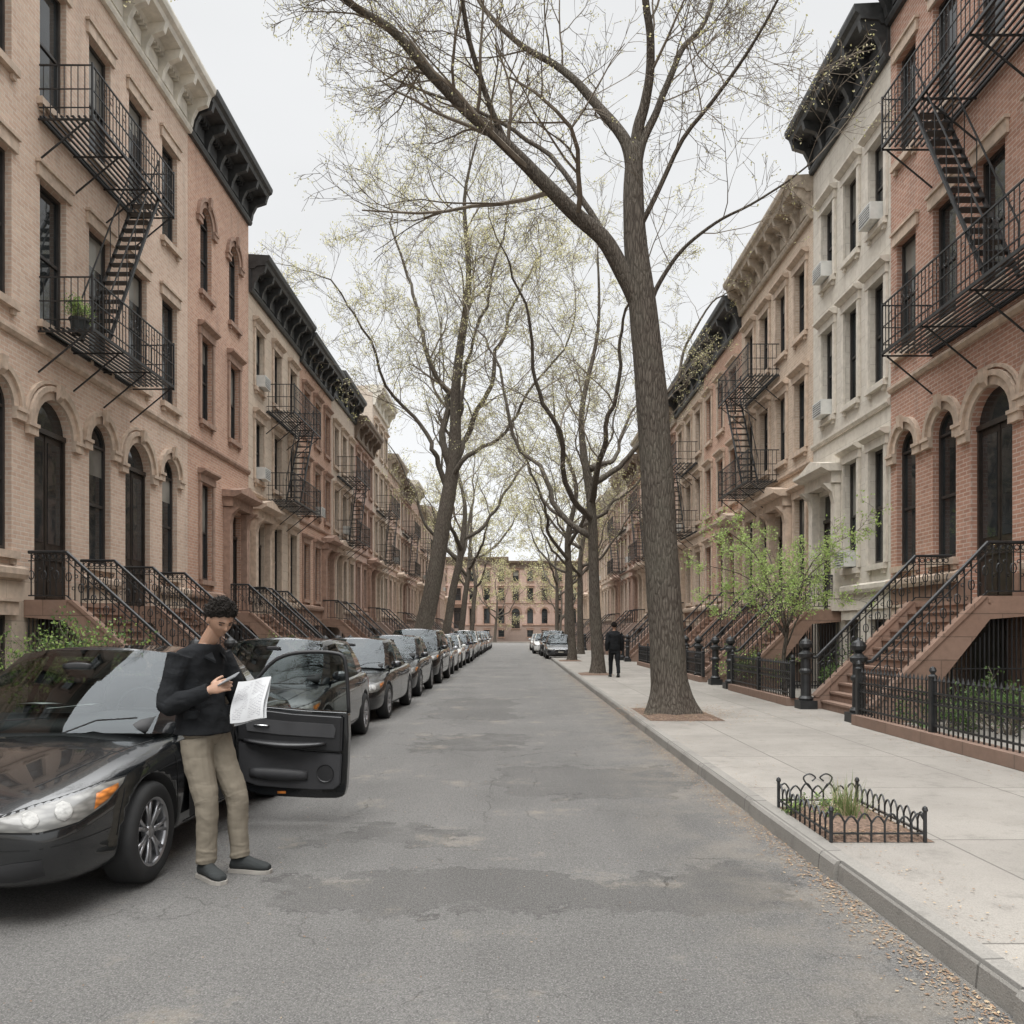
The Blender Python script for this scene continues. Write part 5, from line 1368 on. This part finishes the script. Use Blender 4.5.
for k,(x,y,a) in enumerate(((.12,5.60,.2),(-.16,5.66,-.35))):
    g=MB(); n=6
    for i in range(n+1):
        for j in range(n+1):
            u=(i/n-.5)*.3; v=(j/n-.5)*.21; g.v.append((u,v,.012*math.sin(u*9+k)+.01*math.cos(v*12)+.0))
    for i in range(n):
        for j in range(n): a0=i*(n+1)+j; g.f.append((a0,a0+n+1,a0+n+2,a0+1)); g.m.append(0)
    o=thing('paper_sheet','white paper sheet lying on car dashboard','paper',(CX+x,y,1.075+.006*k),'papers on the dashboard',None,g.mesh('paper_sheet',[WP],True,False)); o.rotation_euler=(rad(-6),0,a)
tor2=[(0,.86,.10,.08),(0,.92,.165,.12),(0,1.0,.165,.12),(0,1.1,.155,.115),(0,1.22,.17,.12),(.01,1.34,.19,.122),(.01,1.42,.185,.11),(.01,1.48,.14,.085),(.01,1.52,.07,.06)]
pose2=dict(torso=tor2,neck=[(.01,0,1.47),(.02,0,1.54),(.025,0,1.61)],head=(.04,0,1.665),pitch=rad(5),hem=.8,
 armR=[(0,.17,1.44),(.02,.22,1.3),(.03,.25,1.13),(.08,.255,1.0),(.13,.25,.88)],armL=[(0,-.17,1.44),(-.02,-.22,1.3),(-.06,-.25,1.13),(-.06,-.255,1.0),(-.03,-.25,.87)],
 legR=[(0,.085,.90),(-.04,.095,.7),(-.07,.10,.5),(-.16,.10,.33),(-.22,.10,.15)],legL=[(0,-.085,.90),(.08,-.09,.7),(.15,-.095,.51),(.17,-.095,.3),(.18,-.095,.10)],
 hands=[((.13,.25,.88),(.2,0,-1),(.0,-1,0),1,(.2,.3,.3),.4),((-.03,-.25,.87),(.15,0,-1),(0,1,0),-1,(.2,.3,.3),.4)],
 feet=[(-.2,.105,.04,0,.35),(.19,-.10,0,0,0)])
person((3.25,26.2,.121),rad(92),pose2,(JK,JK,SHO,TRIMB),'person in dark coat and trousers walking along the pavement',.009)

# ------------------------------------------------------------------ light, sky, camera
w=bpy.data.worlds.new('World'); sc.world=w; w.use_nodes=True; nt=w.node_tree
bg=nt.nodes['Background']
SE,SR=rad(58),rad(200)
sky=nd(nt,'ShaderNodeTexSky',sky_type='NISHITA'); sky.sun_disc=False; sky.sun_elevation=SE; sky.sun_rotation=SR
hs=nd(nt,'ShaderNodeHueSaturation',{'Saturation':.15,'Value':.045,'Color':sky.outputs[0]})
tc=nd(nt,'ShaderNodeTexCoord').outputs['Generated']
z=nd(nt,'ShaderNodeSeparateXYZ',{0:tc}).outputs[2]
mp=nd(nt,'ShaderNodeMapping',{'Vector':tc,'Scale':(1.2,1.2,3)})
cl=nz(nt,mp.outputs[0],1.6,4,.5)
lum=mth(nt,'MULTIPLY',rng(nt,z,.64,.94,.74,5.9),rng(nt,cl,.3,.7,.95,1.05))
cloud=mixc(nt,1.0,(.985,.995,1.0),nd(nt,'ShaderNodeCombineXYZ',{0:lum,1:lum,2:lum}).outputs[0],'MULTIPLY')
tot=mixc(nt,1.0,cloud,hs.outputs[0],'ADD')
nt.links.new(tot,bg.inputs[0]); bg.inputs[1].default_value=1.0
sl=bpy.data.lights.new('sun','SUN'); sl.energy=1.5; sl.angle=rad(30); sl.color=(1,.98,.95)
so=bpy.data.objects.new('sun',sl); COL.objects.link(so)
dirv=V3((math.sin(SR)*math.cos(SE),math.cos(SR)*math.cos(SE),math.sin(SE)))
so.rotation_euler=dirv.to_track_quat('Z','Y').to_euler()
cam=bpy.data.cameras.new('camera'); co=bpy.data.objects.new('camera',cam); COL.objects.link(co)
co.location=(0,0,1.6); co.rotation_euler=(rad(90),0,0); cam.lens=28.125; cam.sensor_width=36
cam.shift_y=(632-512)/1024; cam.shift_x=-.003; cam.clip_end=1500; cam.clip_start=.05
sc.camera=co
sc.view_settings.view_transform='Standard'; sc.view_settings.look='None'; sc.view_settings.exposure=0
